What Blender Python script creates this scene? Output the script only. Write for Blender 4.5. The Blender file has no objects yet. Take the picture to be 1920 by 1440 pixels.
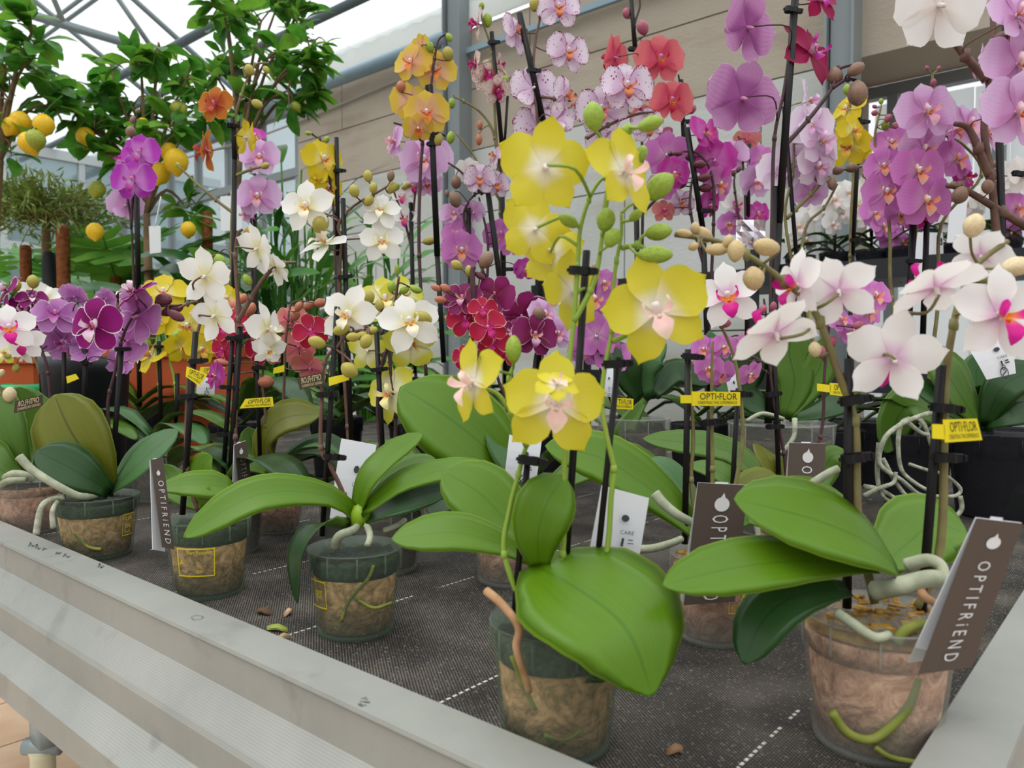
import bpy, math, random
from mathutils import Vector, Matrix
random.seed(7)
SC = bpy.context.scene
COL = SC.collection
# ------------------------------------------------------------------ camera, world, exposure
FPX = 1450.0                      # focal length in pixels of a 1920 x 1440 frame
YAW = math.radians(40.5)          # the view turns left of the bench's depth axis
PITCH = math.radians(2.0)         # and slightly down
CAM = Vector((0, 0, 1.062))
BENCH = 0.80                      # top of the bench mat
FH = Vector((-math.sin(YAW), math.cos(YAW), 0))
RT = Vector((math.cos(YAW), math.sin(YAW), 0))
FW = FH * math.cos(PITCH) - Vector((0, 0, 1)) * math.sin(PITCH)
UP = FH * math.sin(PITCH) + Vector((0, 0, 1)) * math.cos(PITCH)
cam = bpy.data.cameras.new('camera')
cam.sensor_width = 36.0
cam.lens = 36.0 * FPX / 1920.0
cam.clip_start = 0.02
cam.clip_end = 200
cam.dof.use_dof = True
cam.dof.focus_distance = 0.95
cam.dof.aperture_fstop = 11.0
cob = bpy.data.objects.new('camera', cam)
COL.objects.link(cob)
cob.matrix_world = Matrix.Translation(CAM) @ Matrix((RT, UP, -FW)).transposed().to_4x4()
SC.camera = cob
SC.view_settings.view_transform = 'Standard'
SC.view_settings.look = 'None'
SC.view_settings.gamma = 1.0
SC.view_settings.use_curve_mapping = False
SC.view_settings.exposure = EXPOSURE = 0.0
SC.cycles.adaptive_threshold = 0.02
SC.cycles.max_bounces = 7
SC.cycles.diffuse_bounces = 3
SC.cycles.glossy_bounces = 2
SC.cycles.transmission_bounces = 3
SC.cycles.transparent_max_bounces = 10
SKY_TOP, SKY_LOW = 2.8, 0.36
W = bpy.data.worlds.new('overcast_sky')
SC.world = W
W.use_nodes = True
wt = W.node_tree                  # overcast sky: brightest overhead, a third of that at the horizon
bg = wt.nodes['Background']
tc = wt.nodes.new('ShaderNodeTexCoord')
sx = wt.nodes.new('ShaderNodeSeparateXYZ')
mr = wt.nodes.new('ShaderNodeMapRange')
mr.inputs['From Min'].default_value = 0.0
mr.inputs['From Max'].default_value = 1.0
mr.inputs['To Min'].default_value = SKY_LOW
mr.inputs['To Max'].default_value = SKY_TOP
wt.links.new(tc.outputs['Generated'], sx.inputs[0])
wt.links.new(sx.outputs[2], mr.inputs[0])
wt.links.new(mr.outputs[0], bg.inputs[1])
bg.inputs[0].default_value = (0.93, 0.97, 1.0, 1)
sun = bpy.data.lights.new('overcast_sun', 'SUN')
sun.energy = 0.9
sun.angle = math.radians(40)
sun.color = (1.0, 0.97, 0.90)
so = bpy.data.objects.new('overcast_sun', sun)
COL.objects.link(so)
so.rotation_euler = (math.radians(28), math.radians(-12), 0)

def P(px, py, d):
    return CAM + (FW + RT * ((px - 960) / FPX) - UP * ((py - 720) / FPX)) * d
def cdir(x, y, z):                # right, up, towards the camera -> world direction
    return (RT * x + UP * y - FW * z).normalized()
def on_bench(px, d, z=BENCH):
    k = ((CAM.z - z) / d - math.sin(PITCH)) / math.cos(PITCH)
    return P(px, 720 + k * FPX, d)
def lin(c):
    return c / 12.92 if c <= 0.04045 else ((c + 0.055) / 1.055) ** 2.4
def C(h, a=1):
    h = h.lstrip('#')
    return tuple(lin(int(h[i:i + 2], 16) / 255) for i in (0, 2, 4)) + (a,)

# ------------------------------------------------------------------ objects
def tag(o, label=None, cat=None, group=None, kind=None):
    if label: o['label'] = label
    if cat: o['category'] = cat
    if group: o['group'] = group
    if kind: o['kind'] = kind
    return o
def empty(name, loc):
    o = bpy.data.objects.new(name, None)
    o.empty_display_size = 0.02
    COL.objects.link(o)
    o.location = loc
    return o
def link(name, me, parent=None, loc=None, mat4=None):
    o = bpy.data.objects.new(name, me)
    COL.objects.link(o)
    if parent is not None: o.parent = parent
    if mat4 is not None: o.matrix_basis = mat4
    elif loc is not None: o.location = loc
    return o
class MB:
    """collects geometry; build() links it as one mesh object"""
    def __init__(s):
        s.v = []; s.f = []; s.uv = []; s.mi = []
    def add(s, v, f, uv=None, mi=0):
        n = len(s.v)
        s.v += [tuple(x) for x in v]
        s.f += [tuple(i + n for i in q) for q in f]
        s.uv += list(uv) if uv else [(0, 0)] * len(v)
        s.mi += [mi] * len(f)
        return s
    def box(s, c, sz, m=None, mi=0):
        x, y, z = sz[0] / 2, sz[1] / 2, sz[2] / 2
        vs = [Vector(p) for p in ((-x, -y, -z), (x, -y, -z), (x, y, -z), (-x, y, -z), (-x, -y, z), (x, -y, z), (x, y, z), (-x, y, z))]
        if m is not None: vs = [m @ p for p in vs]
        vs = [p + Vector(c) for p in vs]
        return s.add(vs, [(0, 3, 2, 1), (4, 5, 6, 7), (0, 1, 5, 4), (1, 2, 6, 5), (2, 3, 7, 6), (3, 0, 4, 7)], mi=mi)
    def tube(s, pts, rad, n=8, smooth=4, cap=True, mi=0):
        pts = [Vector(p) for p in pts]
        if not hasattr(rad, '__len__'): rad = [rad] * len(pts)
        if len(pts) > 2 and smooth > 1: pts, rad = spline(pts, rad, smooth)
        vs = []; ref = None
        for i, p in enumerate(pts):
            t = (pts[min(i + 1, len(pts) - 1)] - pts[max(i - 1, 0)])
            t = t.normalized() if t.length > 1e-9 else Vector((0, 0, 1))
            if ref is None:
                ref = t.orthogonal().normalized()
            ref = (ref - t * ref.dot(t))
            ref = ref.normalized() if ref.length > 1e-6 else t.orthogonal().normalized()
            b = t.cross(ref)
            for k in range(n):
                a = 2 * math.pi * k / n
                vs.append(p + (ref * math.cos(a) + b * math.sin(a)) * rad[i])
        fs = []
        for i in range(len(pts) - 1):
            for k in range(n):
                k2 = (k + 1) % n
                fs.append((i * n + k, i * n + k2, (i + 1) * n + k2, (i + 1) * n + k))
        if cap:
            fs.append(tuple(reversed(range(n))))
            fs.append(tuple((len(pts) - 1) * n + k for k in range(n)))
        return s.add(vs, fs, mi=mi)
    def lathe(s, prof, c=(0, 0, 0), n=32, axis=None, mi=0, jitter=0, close=True):
        vs = []; fs = []
        c = Vector(c)
        for r, z in prof:
            for k in range(n):
                a = 2 * math.pi * k / n
                j = 1 + (random.uniform(-jitter, jitter) if jitter else 0)
                p = Vector((r * j * math.cos(a), r * j * math.sin(a), z))
                if axis is not None: p = axis @ p
                vs.append(c + p)
        for i in range(len(prof) - 1):
            for k in range(n):
                k2 = (k + 1) % n
                fs.append((i * n + k, i * n + k2, (i + 1) * n + k2, (i + 1) * n + k))
        if close:
            if prof[0][0] > 1e-5: fs.append(tuple(reversed(range(n))))
            if prof[-1][0] > 1e-5: fs.append(tuple((len(prof) - 1) * n + k for k in range(n)))
        return s.add(vs, fs, mi=mi)
    def mesh(s, name, mats, org=(0, 0, 0), smooth=True):
        me = bpy.data.meshes.new(name)
        o = Vector(org)
        me.from_pydata([tuple(Vector(p) - o) for p in s.v], [], s.f)
        if not isinstance(mats, (list, tuple)): mats = [mats]
        for m in mats: me.materials.append(m)
        if len(mats) > 1: me.polygons.foreach_set('material_index', s.mi)
        if smooth: me.polygons.foreach_set('use_smooth', [True] * len(me.polygons))
        if any(u != (0, 0) for u in s.uv[:50]):
            uvl = me.uv_layers.new(name='UVMap')
            li = [0] * len(me.loops)
            me.loops.foreach_get('vertex_index', li)
            flat = []
            for i in li: flat += s.uv[i]
            uvl.data.foreach_set('uv', flat)
        me.update()
        return me
    def build(s, name, mats, parent=None, smooth=True, org=None):
        """geometry is in world space; the parent's (empty's) location is its origin"""
        o = Vector(org) if org is not None else (world_loc(parent) if parent is not None else Vector((0, 0, 0)))
        ob = link(name, s.mesh(name, mats, o, smooth), parent)
        if org is not None and parent is None: ob.location = o
        return ob
def world_loc(o):
    p = Vector((0, 0, 0))
    while o is not None:
        p += o.location
        o = o.parent
    return p
def spline(pts, rad, k):
    op = []; orr = []
    n = len(pts)
    for i in range(n - 1):
        p0 = pts[max(i - 1, 0)]; p1 = pts[i]; p2 = pts[i + 1]; p3 = pts[min(i + 2, n - 1)]
        for j in range(k):
            t = j / k
            op.append(0.5 * ((2 * p1) + (p2 - p0) * t + (2 * p0 - 5 * p1 + 4 * p2 - p3) * t * t + (3 * p1 - p0 - 3 * p2 + p3) * t ** 3))
            orr.append(rad[i] * (1 - t) + rad[i + 1] * t)
    op.append(pts[-1]); orr.append(rad[-1])
    return op, orr
def interp(tab, u):
    for (a, x), (b, y) in zip(tab, tab[1:]):
        if u <= b:
            t = (u - a) / (b - a)
            t = t * t * (3 - 2 * t) * 0.5 + t * 0.5
            return x + (y - x) * t
    return tab[-1][1]

# ------------------------------------------------------------------ materials
MATS = {}
class NT:
    def __init__(s, name):
        s.m = bpy.data.materials.new(name)
        s.m.use_nodes = True
        s.t = s.m.node_tree
        s.t.nodes.clear()
        s.out = s.n('ShaderNodeOutputMaterial')
    def n(s, typ, **kw):
        nd = s.t.nodes.new(typ)
        for k, v in kw.items(): setattr(nd, k, v)
        return nd
    def l(s, a, b): s.t.links.new(a, b)
    def math(s, op, a, b=None, clamp=False):
        nd = s.n('ShaderNodeMath', operation=op, use_clamp=clamp)
        for i, x in enumerate((a, b)):
            if x is None: continue
            if isinstance(x, (int, float)): nd.inputs[i].default_value = x
            else: s.l(x, nd.inputs[i])
        return nd.outputs[0]
    def mix(s, f, a, b):
        nd = s.n('ShaderNodeMix', data_type='RGBA')
        for i, x in ((0, f), (6, a), (7, b)):
            if isinstance(x, (int, float)): nd.inputs[i].default_value = x
            elif isinstance(x, tuple): nd.inputs[i].default_value = x
            else: s.l(x, nd.inputs[i])
        return nd.outputs[2]
    def ramp(s, f, stops, interp='LINEAR'):
        nd = s.n('ShaderNodeValToRGB')
        nd.color_ramp.interpolation = interp
        e = nd.color_ramp.elements
        while len(e) < len(stops): e.new(0.5)
        for i, (p, c) in enumerate(stops):
            e[i].position = p; e[i].color = c
        s.l(f, nd.inputs[0])
        return nd.outputs[0]
    def noise(s, scale, vec=None, detail=3, rough=0.55):
        nd = s.n('ShaderNodeTexNoise')
        nd.inputs['Scale'].default_value = scale
        nd.inputs['Detail'].default_value = detail
        nd.inputs['Roughness'].default_value = rough
        if vec is not None: s.l(vec, nd.inputs['Vector'])
        return nd.outputs[0]
    def coord(s, which='Object'):
        return s.n('ShaderNodeTexCoord').outputs[which]
    def vmap(s, vec, scale=(1, 1, 1), rot=(0, 0, 0)):
        nd = s.n('ShaderNodeMapping')
        nd.inputs['Scale'].default_value = scale
        nd.inputs['Rotation'].default_value = rot
        s.l(vec, nd.inputs['Vector'])
        return nd.outputs[0]
    def bump(s, h, strength=0.3, dist=0.01):
        nd = s.n('ShaderNodeBump')
        nd.inputs['Strength'].default_value = strength
        nd.inputs['Distance'].default_value = dist
        s.l(h, nd.inputs['Height'])
        return nd.outputs[0]
    def bsdf(s, col, rough=0.5, spec=0.4, metal=0.0, normal=None, trans=0.0, transcol=None):
        b = s.n('ShaderNodeBsdfPrincipled')
        if isinstance(col, tuple): b.inputs['Base Color'].default_value = col
        else: s.l(col, b.inputs['Base Color'])
        if isinstance(rough, (int, float)): b.inputs['Roughness'].default_value = rough
        else: s.l(rough, b.inputs['Roughness'])
        b.inputs['Specular IOR Level'].default_value = spec
        b.inputs['Metallic'].default_value = metal
        if normal is not None: s.l(normal, b.inputs['Normal'])
        o = b.outputs[0]
        if trans:
            t = s.n('ShaderNodeBsdfTranslucent')
            c = transcol if transcol is not None else col
            if isinstance(c, tuple): t.inputs[0].default_value = c
            else: s.l(c, t.inputs[0])
            if normal is not None: s.l(normal, t.inputs['Normal'])
            m = s.n('ShaderNodeMixShader')
            m.inputs[0].default_value = trans
            s.l(o, m.inputs[1]); s.l(t.outputs[0], m.inputs[2])
            o = m.outputs[0]
        return o
    def done(s, sh):
        s.l(sh, s.out.inputs[0])
        return s.m
def plain(name, col, rough=0.5, spec=0.4, metal=0.0, var=0.0, scale=20, trans=0.0, bump=0.0, col2=None, detail=3):
    if name in MATS: return MATS[name]
    t = NT(name)
    c = C(col)
    nrm = None
    if var or bump or col2:
        f = t.noise(scale, t.coord(), detail)
        if col2:
            cc = t.ramp(f, [(0.35, c), (0.65, C(col2))])
        else:
            cc = t.mix(f, tuple(x * (1 - var) for x in c[:3]) + (1,), tuple(min(1, x * (1 + var)) for x in c[:3]) + (1,))
        if bump: nrm = t.bump(f, bump, 0.004)
    else:
        cc = c
    MATS[name] = t.done(t.bsdf(cc, rough, spec, metal, nrm, trans))
    return MATS[name]
def petal_mat(name, main, centre=None, rim=None, tip=None, rimw=0.12, spot=None, spotn=9, spotth=0.30, vein=None, veinf=0.35, trans=0.38, cpos=0.30, ragged=0.0, edge=0.0):
    """u runs from the flower's middle to the tip, v across; colour zones follow the tissue itself"""
    t = NT(name)
    uv = t.coord('UV')
    sep = t.n('ShaderNodeSeparateXYZ'); t.l(uv, sep.inputs[0])
    u, v = sep.outputs[0], sep.outputs[1]
    av = t.math('ABSOLUTE', t.math('SUBTRACT', t.math('MULTIPLY', v, 2.0), 1.0))
    info = t.n('ShaderNodeObjectInfo')
    stops = [(0.0, C(centre or main)), (cpos, C(centre or main) if centre else C(main)), (min(cpos + 0.35, 0.8), C(main)), (1.0, C(tip or main))]
    col = t.ramp(u, stops, 'EASE')
    if vein:
        w = t.math('SINE', t.math('MULTIPLY', t.math('ADD', t.math('MULTIPLY', v, 1.0), t.math('MULTIPLY', t.noise(6, uv), 0.05)), 62.0))
        w = t.math('MULTIPLY', t.math('SMOOTH_MAX', w, 0.0), veinf, True)
        col = t.mix(w, col, C(vein))
    if spot:
        vo = t.n('ShaderNodeTexVoronoi'); vo.inputs['Scale'].default_value = spotn
        va = t.n('ShaderNodeVectorMath', operation='ADD')
        cx = t.n('ShaderNodeCombineXYZ'); t.l(info.outputs['Random'], cx.inputs[2])
        t.l(uv, va.inputs[0]); t.l(cx.outputs[0], va.inputs[1])
        t.l(va.outputs[0], vo.inputs['Vector'])
        m = t.math('LESS_THAN', vo.outputs['Distance'], t.math('ADD', spotth, t.math('MULTIPLY', t.math('SUBTRACT', t.noise(4, va.outputs[0]), 0.5), 0.5)))
        col = t.mix(m, col, C(spot))
    if rim:
        e = t.math('MAXIMUM', av, t.math('ADD', t.math('MULTIPLY', u, 1.0), 0.0))
        if ragged:
            e = t.math('ADD', e, t.math('MULTIPLY', t.math('SUBTRACT', t.noise(18, uv, 2), 0.5), ragged))
        m = t.math('MULTIPLY', t.math('SUBTRACT', e, 1.0 - rimw), 18.0, True)
        col = t.mix(m, col, C(rim))
    MATS[name] = t.done(t.bsdf(col, 0.55, 0.22, 0, None, trans))
    return MATS[name]
def leaf_mat(name, main, edge, rib, rough=0.32, dark=0.8, trans=0.10):
    t = NT(name)
    uv = t.coord('UV')
    sep = t.n('ShaderNodeSeparateXYZ'); t.l(uv, sep.inputs[0])
    av = t.math('ABSOLUTE', t.math('SUBTRACT', t.math('MULTIPLY', sep.outputs[1], 2.0), 1.0))
    nz = t.noise(2.2, uv, 2)
    c = t.mix(nz, tuple(x * dark for x in C(main)[:3]) + (1,), C(main))
    sv = t.vmap(uv, (1.5, 60, 1))
    c = t.mix(t.math('MULTIPLY', t.noise(1.0, sv, 1), 0.22), c, C(edge))
    c = t.mix(t.math('MULTIPLY', t.math('SUBTRACT', av, 0.93), 12.0, True), c, C(edge))
    c = t.mix(t.math('MULTIPLY', t.math('SUBTRACT', 0.045, av), 20.0, True), c, C(rib))
    MATS[name] = t.done(t.bsdf(c, rough, 0.28, 0, t.bump(t.noise(1.0, sv, 1), 0.06, 0.002), trans, C(edge)))
    return MATS[name]

M_STAKE = plain('stake_black', '#110d0c', 0.5, 0.25, var=0.2)
M_CLIP = plain('clip_black', '#0a0a0c', 0.4, 0.3)
M_BROWN = plain('stem_brown', '#6d5244', 0.5, 0.35, col2='#5a3d33', scale=40)
M_PURP = plain('stem_purple', '#4d2f33', 0.5, 0.35, col2='#3a2626', scale=40)
M_OLIVE = plain('stem_olive', '#7c7a45', 0.5, 0.35, col2='#6b5c3c', scale=30)
M_GREEN = plain('stem_green', '#8aa03c', 0.45, 0.35, col2='#7c9a33', scale=30)
M_ROOT = plain('root_grey', '#a9ac93', 0.7, 0.2, col2='#868a72', scale=50, bump=0.3)
M_ROOTW = plain('root_white', '#b2b2a0', 0.8, 0.1, col2='#84886f', scale=90, bump=0.6)
M_ROOTB = plain('root_brown', '#8f6a4c', 0.8, 0.1, col2='#b08c68', scale=60, bump=0.4)
M_ROOTG = plain('root_green', '#66702a', 0.6, 0.2, col2='#84863e', scale=40)
M_MOSS = plain('moss_gold', '#b58c3e', 0.9, 0.1, col2='#6e4a1e', scale=90, bump=0.8)
M_BARK = plain('bark_dark', '#2b2018', 0.9, 0.1, col2='#120d0a', scale=120, bump=0.8)
LEAF = leaf_mat('leaf_mid', '#42661a', '#84a044', '#2c4a10')
LEAFB = leaf_mat('leaf_bright', '#497008', '#8aaa28', '#3d6606', 0.36)
LEAFD = leaf_mat('leaf_dark', '#1c3d16', '#4f7038', '#142e10')
LEAFO = leaf_mat('leaf_olive', '#5f6212', '#8f9a38', '#3a3a0a', 0.4)
LEAFG = leaf_mat('leaf_greyish', '#3c6434', '#7a9866', '#2c5026', 0.35)
LEAFU = leaf_mat('leaf_under', '#587a2a', '#839c4c', '#45621e', 0.45)
# ------------------------------------------------------------------ the setting
def conc(name, a, b, stain):
    t = NT(name)
    o = t.coord()
    c = t.ramp(t.noise(1.3, o, 5), [(0.3, C(a)), (0.7, C(b))])
    s = t.noise(1.0, t.vmap(o, (1.2, 1.2, 5)), 4)
    c = t.mix(t.math('MULTIPLY', t.math('SUBTRACT', s, 0.55), 3.0, True), c, C(stain))
    MATS[name] = t.done(t.bsdf(c, 0.9, 0.15, 0, t.bump(t.noise(60, o, 4), 0.25, 0.01)))
    return MATS[name]
M_CONC = conc('concrete_panel', '#b9ad9c', '#aa9e90', '#907e6c')
M_WHITEWALL = conc('whitewash', '#cfcfca', '#bcbdb6', '#a59f92')
M_STEEL = plain('painted_steel', '#858c8e', 0.45, 0.4, var=0.12, scale=4)
M_GALV = plain('galvanised', '#9aa5a6', 0.4, 0.5, 0.3, var=0.15, scale=8)
M_FLOOR = plain('grout', '#a08f80', 0.9)
M_TILE = plain('terracotta_tile', '#d0b498', 0.7, 0.3, col2='#c2a082', scale=6)
def roof_mat():
    t = NT('roof_polycarbonate')
    a = t.n('ShaderNodeBsdfTransparent'); a.inputs[0].default_value = (0.86, 0.88, 0.88, 1)
    b = t.n('ShaderNodeBsdfTranslucent'); b.inputs[0].default_value = (0.9, 0.92, 0.92, 1)
    m = t.n('ShaderNodeMixShader'); m.inputs[0].default_value = 0.25
    t.l(a.outputs[0], m.inputs[1]); t.l(b.outputs[0], m.inputs[2])
    return t.done(m.outputs[0])
M_ROOF = roof_mat()
def glass_mat(name, tint, fac):
    t = NT(name)
    a = t.n('ShaderNodeBsdfTransparent'); a.inputs[0].default_value = C(tint)
    b = t.bsdf(C('#c3d0d4'), 0.15, 0.5)
    m = t.n('ShaderNodeMixShader'); m.inputs[0].default_value = fac
    t.l(a.outputs[0], m.inputs[1]); t.l(b, m.inputs[2])
    return t.done(m.outputs[0])
M_PANE = glass_mat('window_pane', '#d5e2e4', 0.35)
M_PANEL = plain('ribbed_panel', '#e0e6e6', 0.5, 0.3, var=0.05, scale=2, trans=0.6)
def S(name): return lambda o: tag(o, kind='structure')
def struct(name, mb, mat, smooth=False):
    o = mb.build(name, mat, smooth=smooth)
    o['kind'] = 'structure'
    return o
WY = 3.8                          # the long concrete wall
fl = struct('floor', MB().box((-2, 1.5, -0.03), (26, 14, 0.04)), M_FLOOR)
tm = MB().box((0, 0, 0), (0.294, 0.294, 0.012)).mesh('tile', M_TILE, smooth=False)
for i in range(8):
    for j in range(6):
        link('tile', tm, fl, (-4.05 + i * 0.30, -0.15 + j * 0.30, -0.004))
wall = struct('wall_back', MB().box((-3.4, WY + 0.14, 1.0), (4.4, 0.16, 2.0)).box((-3.4, WY + 0.14, 2.6), (4.4, 0.16, 1.28)).box((0.0, WY + 0.5, 0.3), (3.0, 0.16, 0.6)), plain('joint_shadow', '#4d463d', 0.9))
ROWS = [(2.435, 2.81), (2.82, 3.16)]
def panel_row(z0, z1, x0, x1, mat, L=1.55, off=0.0, thick=0.10):
    x = x0 - off
    while x < x1:
        a, b = max(x, x0), min(x + L, x1)
        if b - a > 0.05:
            MB().box(((a + b) / 2 , WY + thick / 2, (z0 + z1) / 2), (b - a - 0.008, thick, z1 - z0 - 0.008)).build('panel', mat, wall, smooth=False)
        x += L
panel_row(2.44, 2.845, -5.6, 1.5, M_CONC, 1.9, 0.5, 0.45)
panel_row(2.845, 3.25, -5.6, 1.5, M_CONC, 1.9, 1.3, 0.45)
panel_row(3.25, 3.65, -3.0, 1.5, M_CONC, 1.9, 0.2, 0.45)
panel_row(2.02, 2.44, -5.6, -1.25, M_WHITEWALL, 2.2, 0.4)
panel_row(1.2, 2.02, -5.6, -1.25, M_WHITEWALL, 2.2, 1.2)
panel_row(0.0, 1.2, -5.6, -1.25, M_WHITEWALL, 2.2, 0.0)
pier = struct('trim_1', MB().box((-1.33, WY + 0.28, 1.22), (0.22, 0.36, 2.43)), M_CONC)
# recessed window bay on the right
win = struct('window_1', MB().box((0.0, WY + 0.47, 2.41), (3.0, 0.06, 0.06)).box((0.0, WY + 0.47, 0.72), (3.0, 0.06, 0.06)), M_STEEL)
for x in (-1.1, -0.64, -0.28, 0.25, 0.8):
    MB().box((x, WY + 0.46, 1.56), (0.05, 0.07, 1.64)).build('mullion', M_STEEL, win, smooth=False)
for i in range(16):
    x = -1.2 + i * 0.15
    yy = WY + 0.50 + 0.012 * (i % 2)
    MB().add([(x, yy, 0.76), (x + 0.146, yy, 0.76), (x + 0.146, yy, 2.36), (x, yy, 2.36)], [(0, 1, 2, 3)]).build('pane', M_PANEL if x < -0.32 else M_PANE, win, smooth=False)
# glazed stretch of the same wall beyond the concrete
w3 = MB()
for z in (0.74, 1.75, 2.62, 3.16): w3.box((-7.35, WY + 0.04, z), (3.5, 0.07, 0.07))
w3.box((-7.35, WY + 0.06, 0.35), (3.5, 0.10, 0.70))
w3 = struct('window_3', w3, M_STEEL)
for i in range(7):
    MB().box((-9.05 + i * 0.57, WY + 0.04, 1.95), (0.05, 0.06, 2.4)).build('mullion', M_STEEL, w3, smooth=False)
    if i == 6: continue
    for z0, z1 in ((0.78, 1.71), (1.79, 2.58), (2.66, 3.12)):
        x0 = -9.02 + i * 0.57
        MB().add([(x0, WY + 0.05, z0), (x0 + 0.51, WY + 0.05, z0), (x0 + 0.51, WY + 0.05, z1), (x0, WY + 0.05, z1)], [(0, 1, 2, 3)]).build('pane', M_PANE, w3, smooth=False)
# steel posts on the wall
for x, w in ((-3.68, 0.15), (-1.19, 0.12)):
    m = MB().box((x, WY - 0.06, 1.75), (w * 0.75, 0.06, 3.5)).box((x - w / 2, WY - 0.06, 1.75), (0.012, 0.12, 3.5)).box((x + w / 2, WY - 0.06, 1.75), (0.012, 0.12, 3.5))
    o = m.build('trim_2', M_STEEL, smooth=False); o['kind'] = 'structure'
# gutter pipe, rail and cable
o = MB().tube([(-10, WY - 0.10, 3.19), (-3.75, WY - 0.10, 3.19)], 0.05, 16, 1).build('gutter_pipe', plain('gutter_blue', '#8fa6b4', 0.35, 0.5, var=0.2, scale=3))
tag(o, 'blue grey round gutter pipe along the top of the concrete wall', 'pipe')
o = MB().box((-1.6, WY - 0.04, 3.085), (4.0, 0.03, 0.035)).build('rail', plain('gutter_blue', ''), smooth=False)
tag(o, 'thin pale blue metal rail fixed across the beige concrete panels', 'rail')
o = MB().tube([(-10, WY - 0.02, 3.02), (-7.6, WY - 0.02, 3.03), (-6, WY - 0.02, 3.0), (-4.4, WY - 0.02, 3.06), (-3.76, WY - 0.02, 3.08)], 0.008, 6).build('cable', plain('cable_grey', '#a9a49c', 0.6))
tag(o, 'thin grey cable sagging along the concrete wall under the gutter', 'cable')
# eave sheet above the gutter and the sloping roof
ZE = 3.22
SL = 0.57
ceil = struct('ceiling', MB().box((-4.2, WY - 0.02, 3.36), (11.5, 0.012, 0.2)), plain('eave_film', '#eceeec', 0.4, 0.3, var=0.06, scale=3, trans=0.8))
for i in range(11):
    x0 = 1.5 - i * 1.06
    pts = []
    m = MB()
    n = 12
    for k in range(n + 1):
        xx = x0 - k * 1.05 / n
        dz = 0.012 * math.cos(k * math.pi)
        for yy in (WY + 0.1, 1.8, -0.6):
            pts.append((xx, yy, ZE + (WY - yy) * SL + dz + 0.18))
    fs = []
    for k in range(n):
        for q in range(2):
            fs.append((k * 3 + q, k * 3 + q + 1, k * 3 + 4 + q, k * 3 + 3 + q))
    m.add(pts, fs)
    m.build('roof_sheet', M_ROOF, ceil)
def rz(y): return ZE + (WY - y) * SL
def beam(name, a, b, r, mat, parent=None, n=10):
    return MB().tube([a, b], r, n, 1).build(name, mat, parent)
tr = empty('roof_truss', (-6.5, 3.0, 3.3))
tag(tr, 'grey steel roof truss with tie beam, rafters and long purlin tubes', 'truss')
for y, dz, r in ((2.97, -0.17, 0.036), (3.12, -0.29, 0.030)):
    beam('purlin_tube', (-10, y, rz(y) - 0.02 + dz), (-2.4, y, rz(y) - 0.02 + dz), r, plain('tube_slate', '#5f6d73', 0.45), tr, 14)
for y, dz in ((2.62, 0.03), (2.55, 0.0), (1.7, 0.05), (1.0, 0.05)):
    beam('glazing_bar', (-10, y, rz(y) + dz), (1.5, y, rz(y) + dz), 0.018, M_GALV, tr)
for x in (-8.6, -7.4, -6.3):
    beam('rafter', (x, WY - 0.1, ZE + 0.14), (x, -0.6, rz(-0.6) + 0.08), 0.022, M_GALV, tr)
beam('tie_beam', (-6.45, 3.1, 3.58), (-6.45, 0.6, 3.58), 0.036, M_GALV, tr, 4)
for y in (2.97, 2.3, 1.6):
    beam('strut', (-6.4, y, 3.58), (-6.3, y - 0.35, rz(y - 0.35)), 0.02, M_GALV, tr)
# far gable end, glazed
gb = struct('wall_left', MB().box((-9.1, 1.0, 0.35), (0.12, 8.0, 0.7)), plain('plinth', '#8f928c', 0.8))
wl = struct('window_2', MB().box((-9.05, 1.0, 2.2), (0.08, 8.0, 0.09)).box((-9.05, 1.0, 0.74), (0.08, 8, 0.08)).box((-9.05, 1.0, 3.2), (0.08, 8.0, 0.10)), plain('white_frame', '#cdd3d4', 0.5))
for i in range(10):
    y = -2.6 + i * 0.75
    MB().box((-9.05, y, 2.2), (0.06, 0.06, 3.0)).build('mullion', plain('white_frame', ''), wl, smooth=False)
    for z, h in ((1.46, 1.4), (2.7, 0.9)):
        MB().box((-9.07, y + 0.375, z), (0.01, 0.69, h)).build('pane', M_PANE, wl, smooth=False)
o = MB().box((-16, 6.5, 1.4), (3, 12, 2.8)).box((-16, 6.5, 3.0), (3.6, 12.4, 0.5)).build('outside_building', plain('outbuilding_grey', '#7f8a84', 0.8, var=0.25, scale=0.8), smooth=False)
tag(o, 'grey low building seen through the far glazed end', 'building')

# ------------------------------------------------------------------ bench
def alu(name, a, b, groove):
    t = NT(name)
    o = t.coord()
    c = t.ramp(t.noise(5, o, 6, 0.65), [(0.35, C(a)), (0.68, C(b))])
    dark = t.math('MULTIPLY', t.math('SUBTRACT', t.noise(14, o, 4), 0.62), 4.0, True)
    c = t.mix(dark, c, C('#6e7068'))
    sep = t.n('ShaderNodeSeparateXYZ'); t.l(o, sep.inputs[0])
    w = t.math('SINE', t.math('MULTIPLY', sep.outputs[2], 3200.0))
    return t.done(t.bsdf(c, 0.42, 0.5, 0.25, t.bump(w, groove, 0.001)))
M_ALU = alu('aluminium', '#a2a29a', '#90918a', 0.05)
M_ALUG = alu('aluminium_grooved', '#a0a098', '#8f908a', 0.08)
bench = empty('display_bench', (-1.3, 1.2, 0.0))
tag(bench, 'aluminium display bench with stepped front rail holding all the orchids', 'bench')
BX0, BX1, BY0, BY1 = -2.5, -0.110, 0.365, 2.45
TOP = BENCH + 0.025
PROF = [(0.0, -0.11), (0.0, 0.0), (-0.042, 0.0), (-0.0428, -0.003), (-0.040, -0.006), (-0.040, -0.036), (-0.058, -0.064), (-0.060, -0.069), (-0.058, -0.100), (-0.079, -0.127), (-0.079, -0.157), (-0.06, -0.160)]
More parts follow.
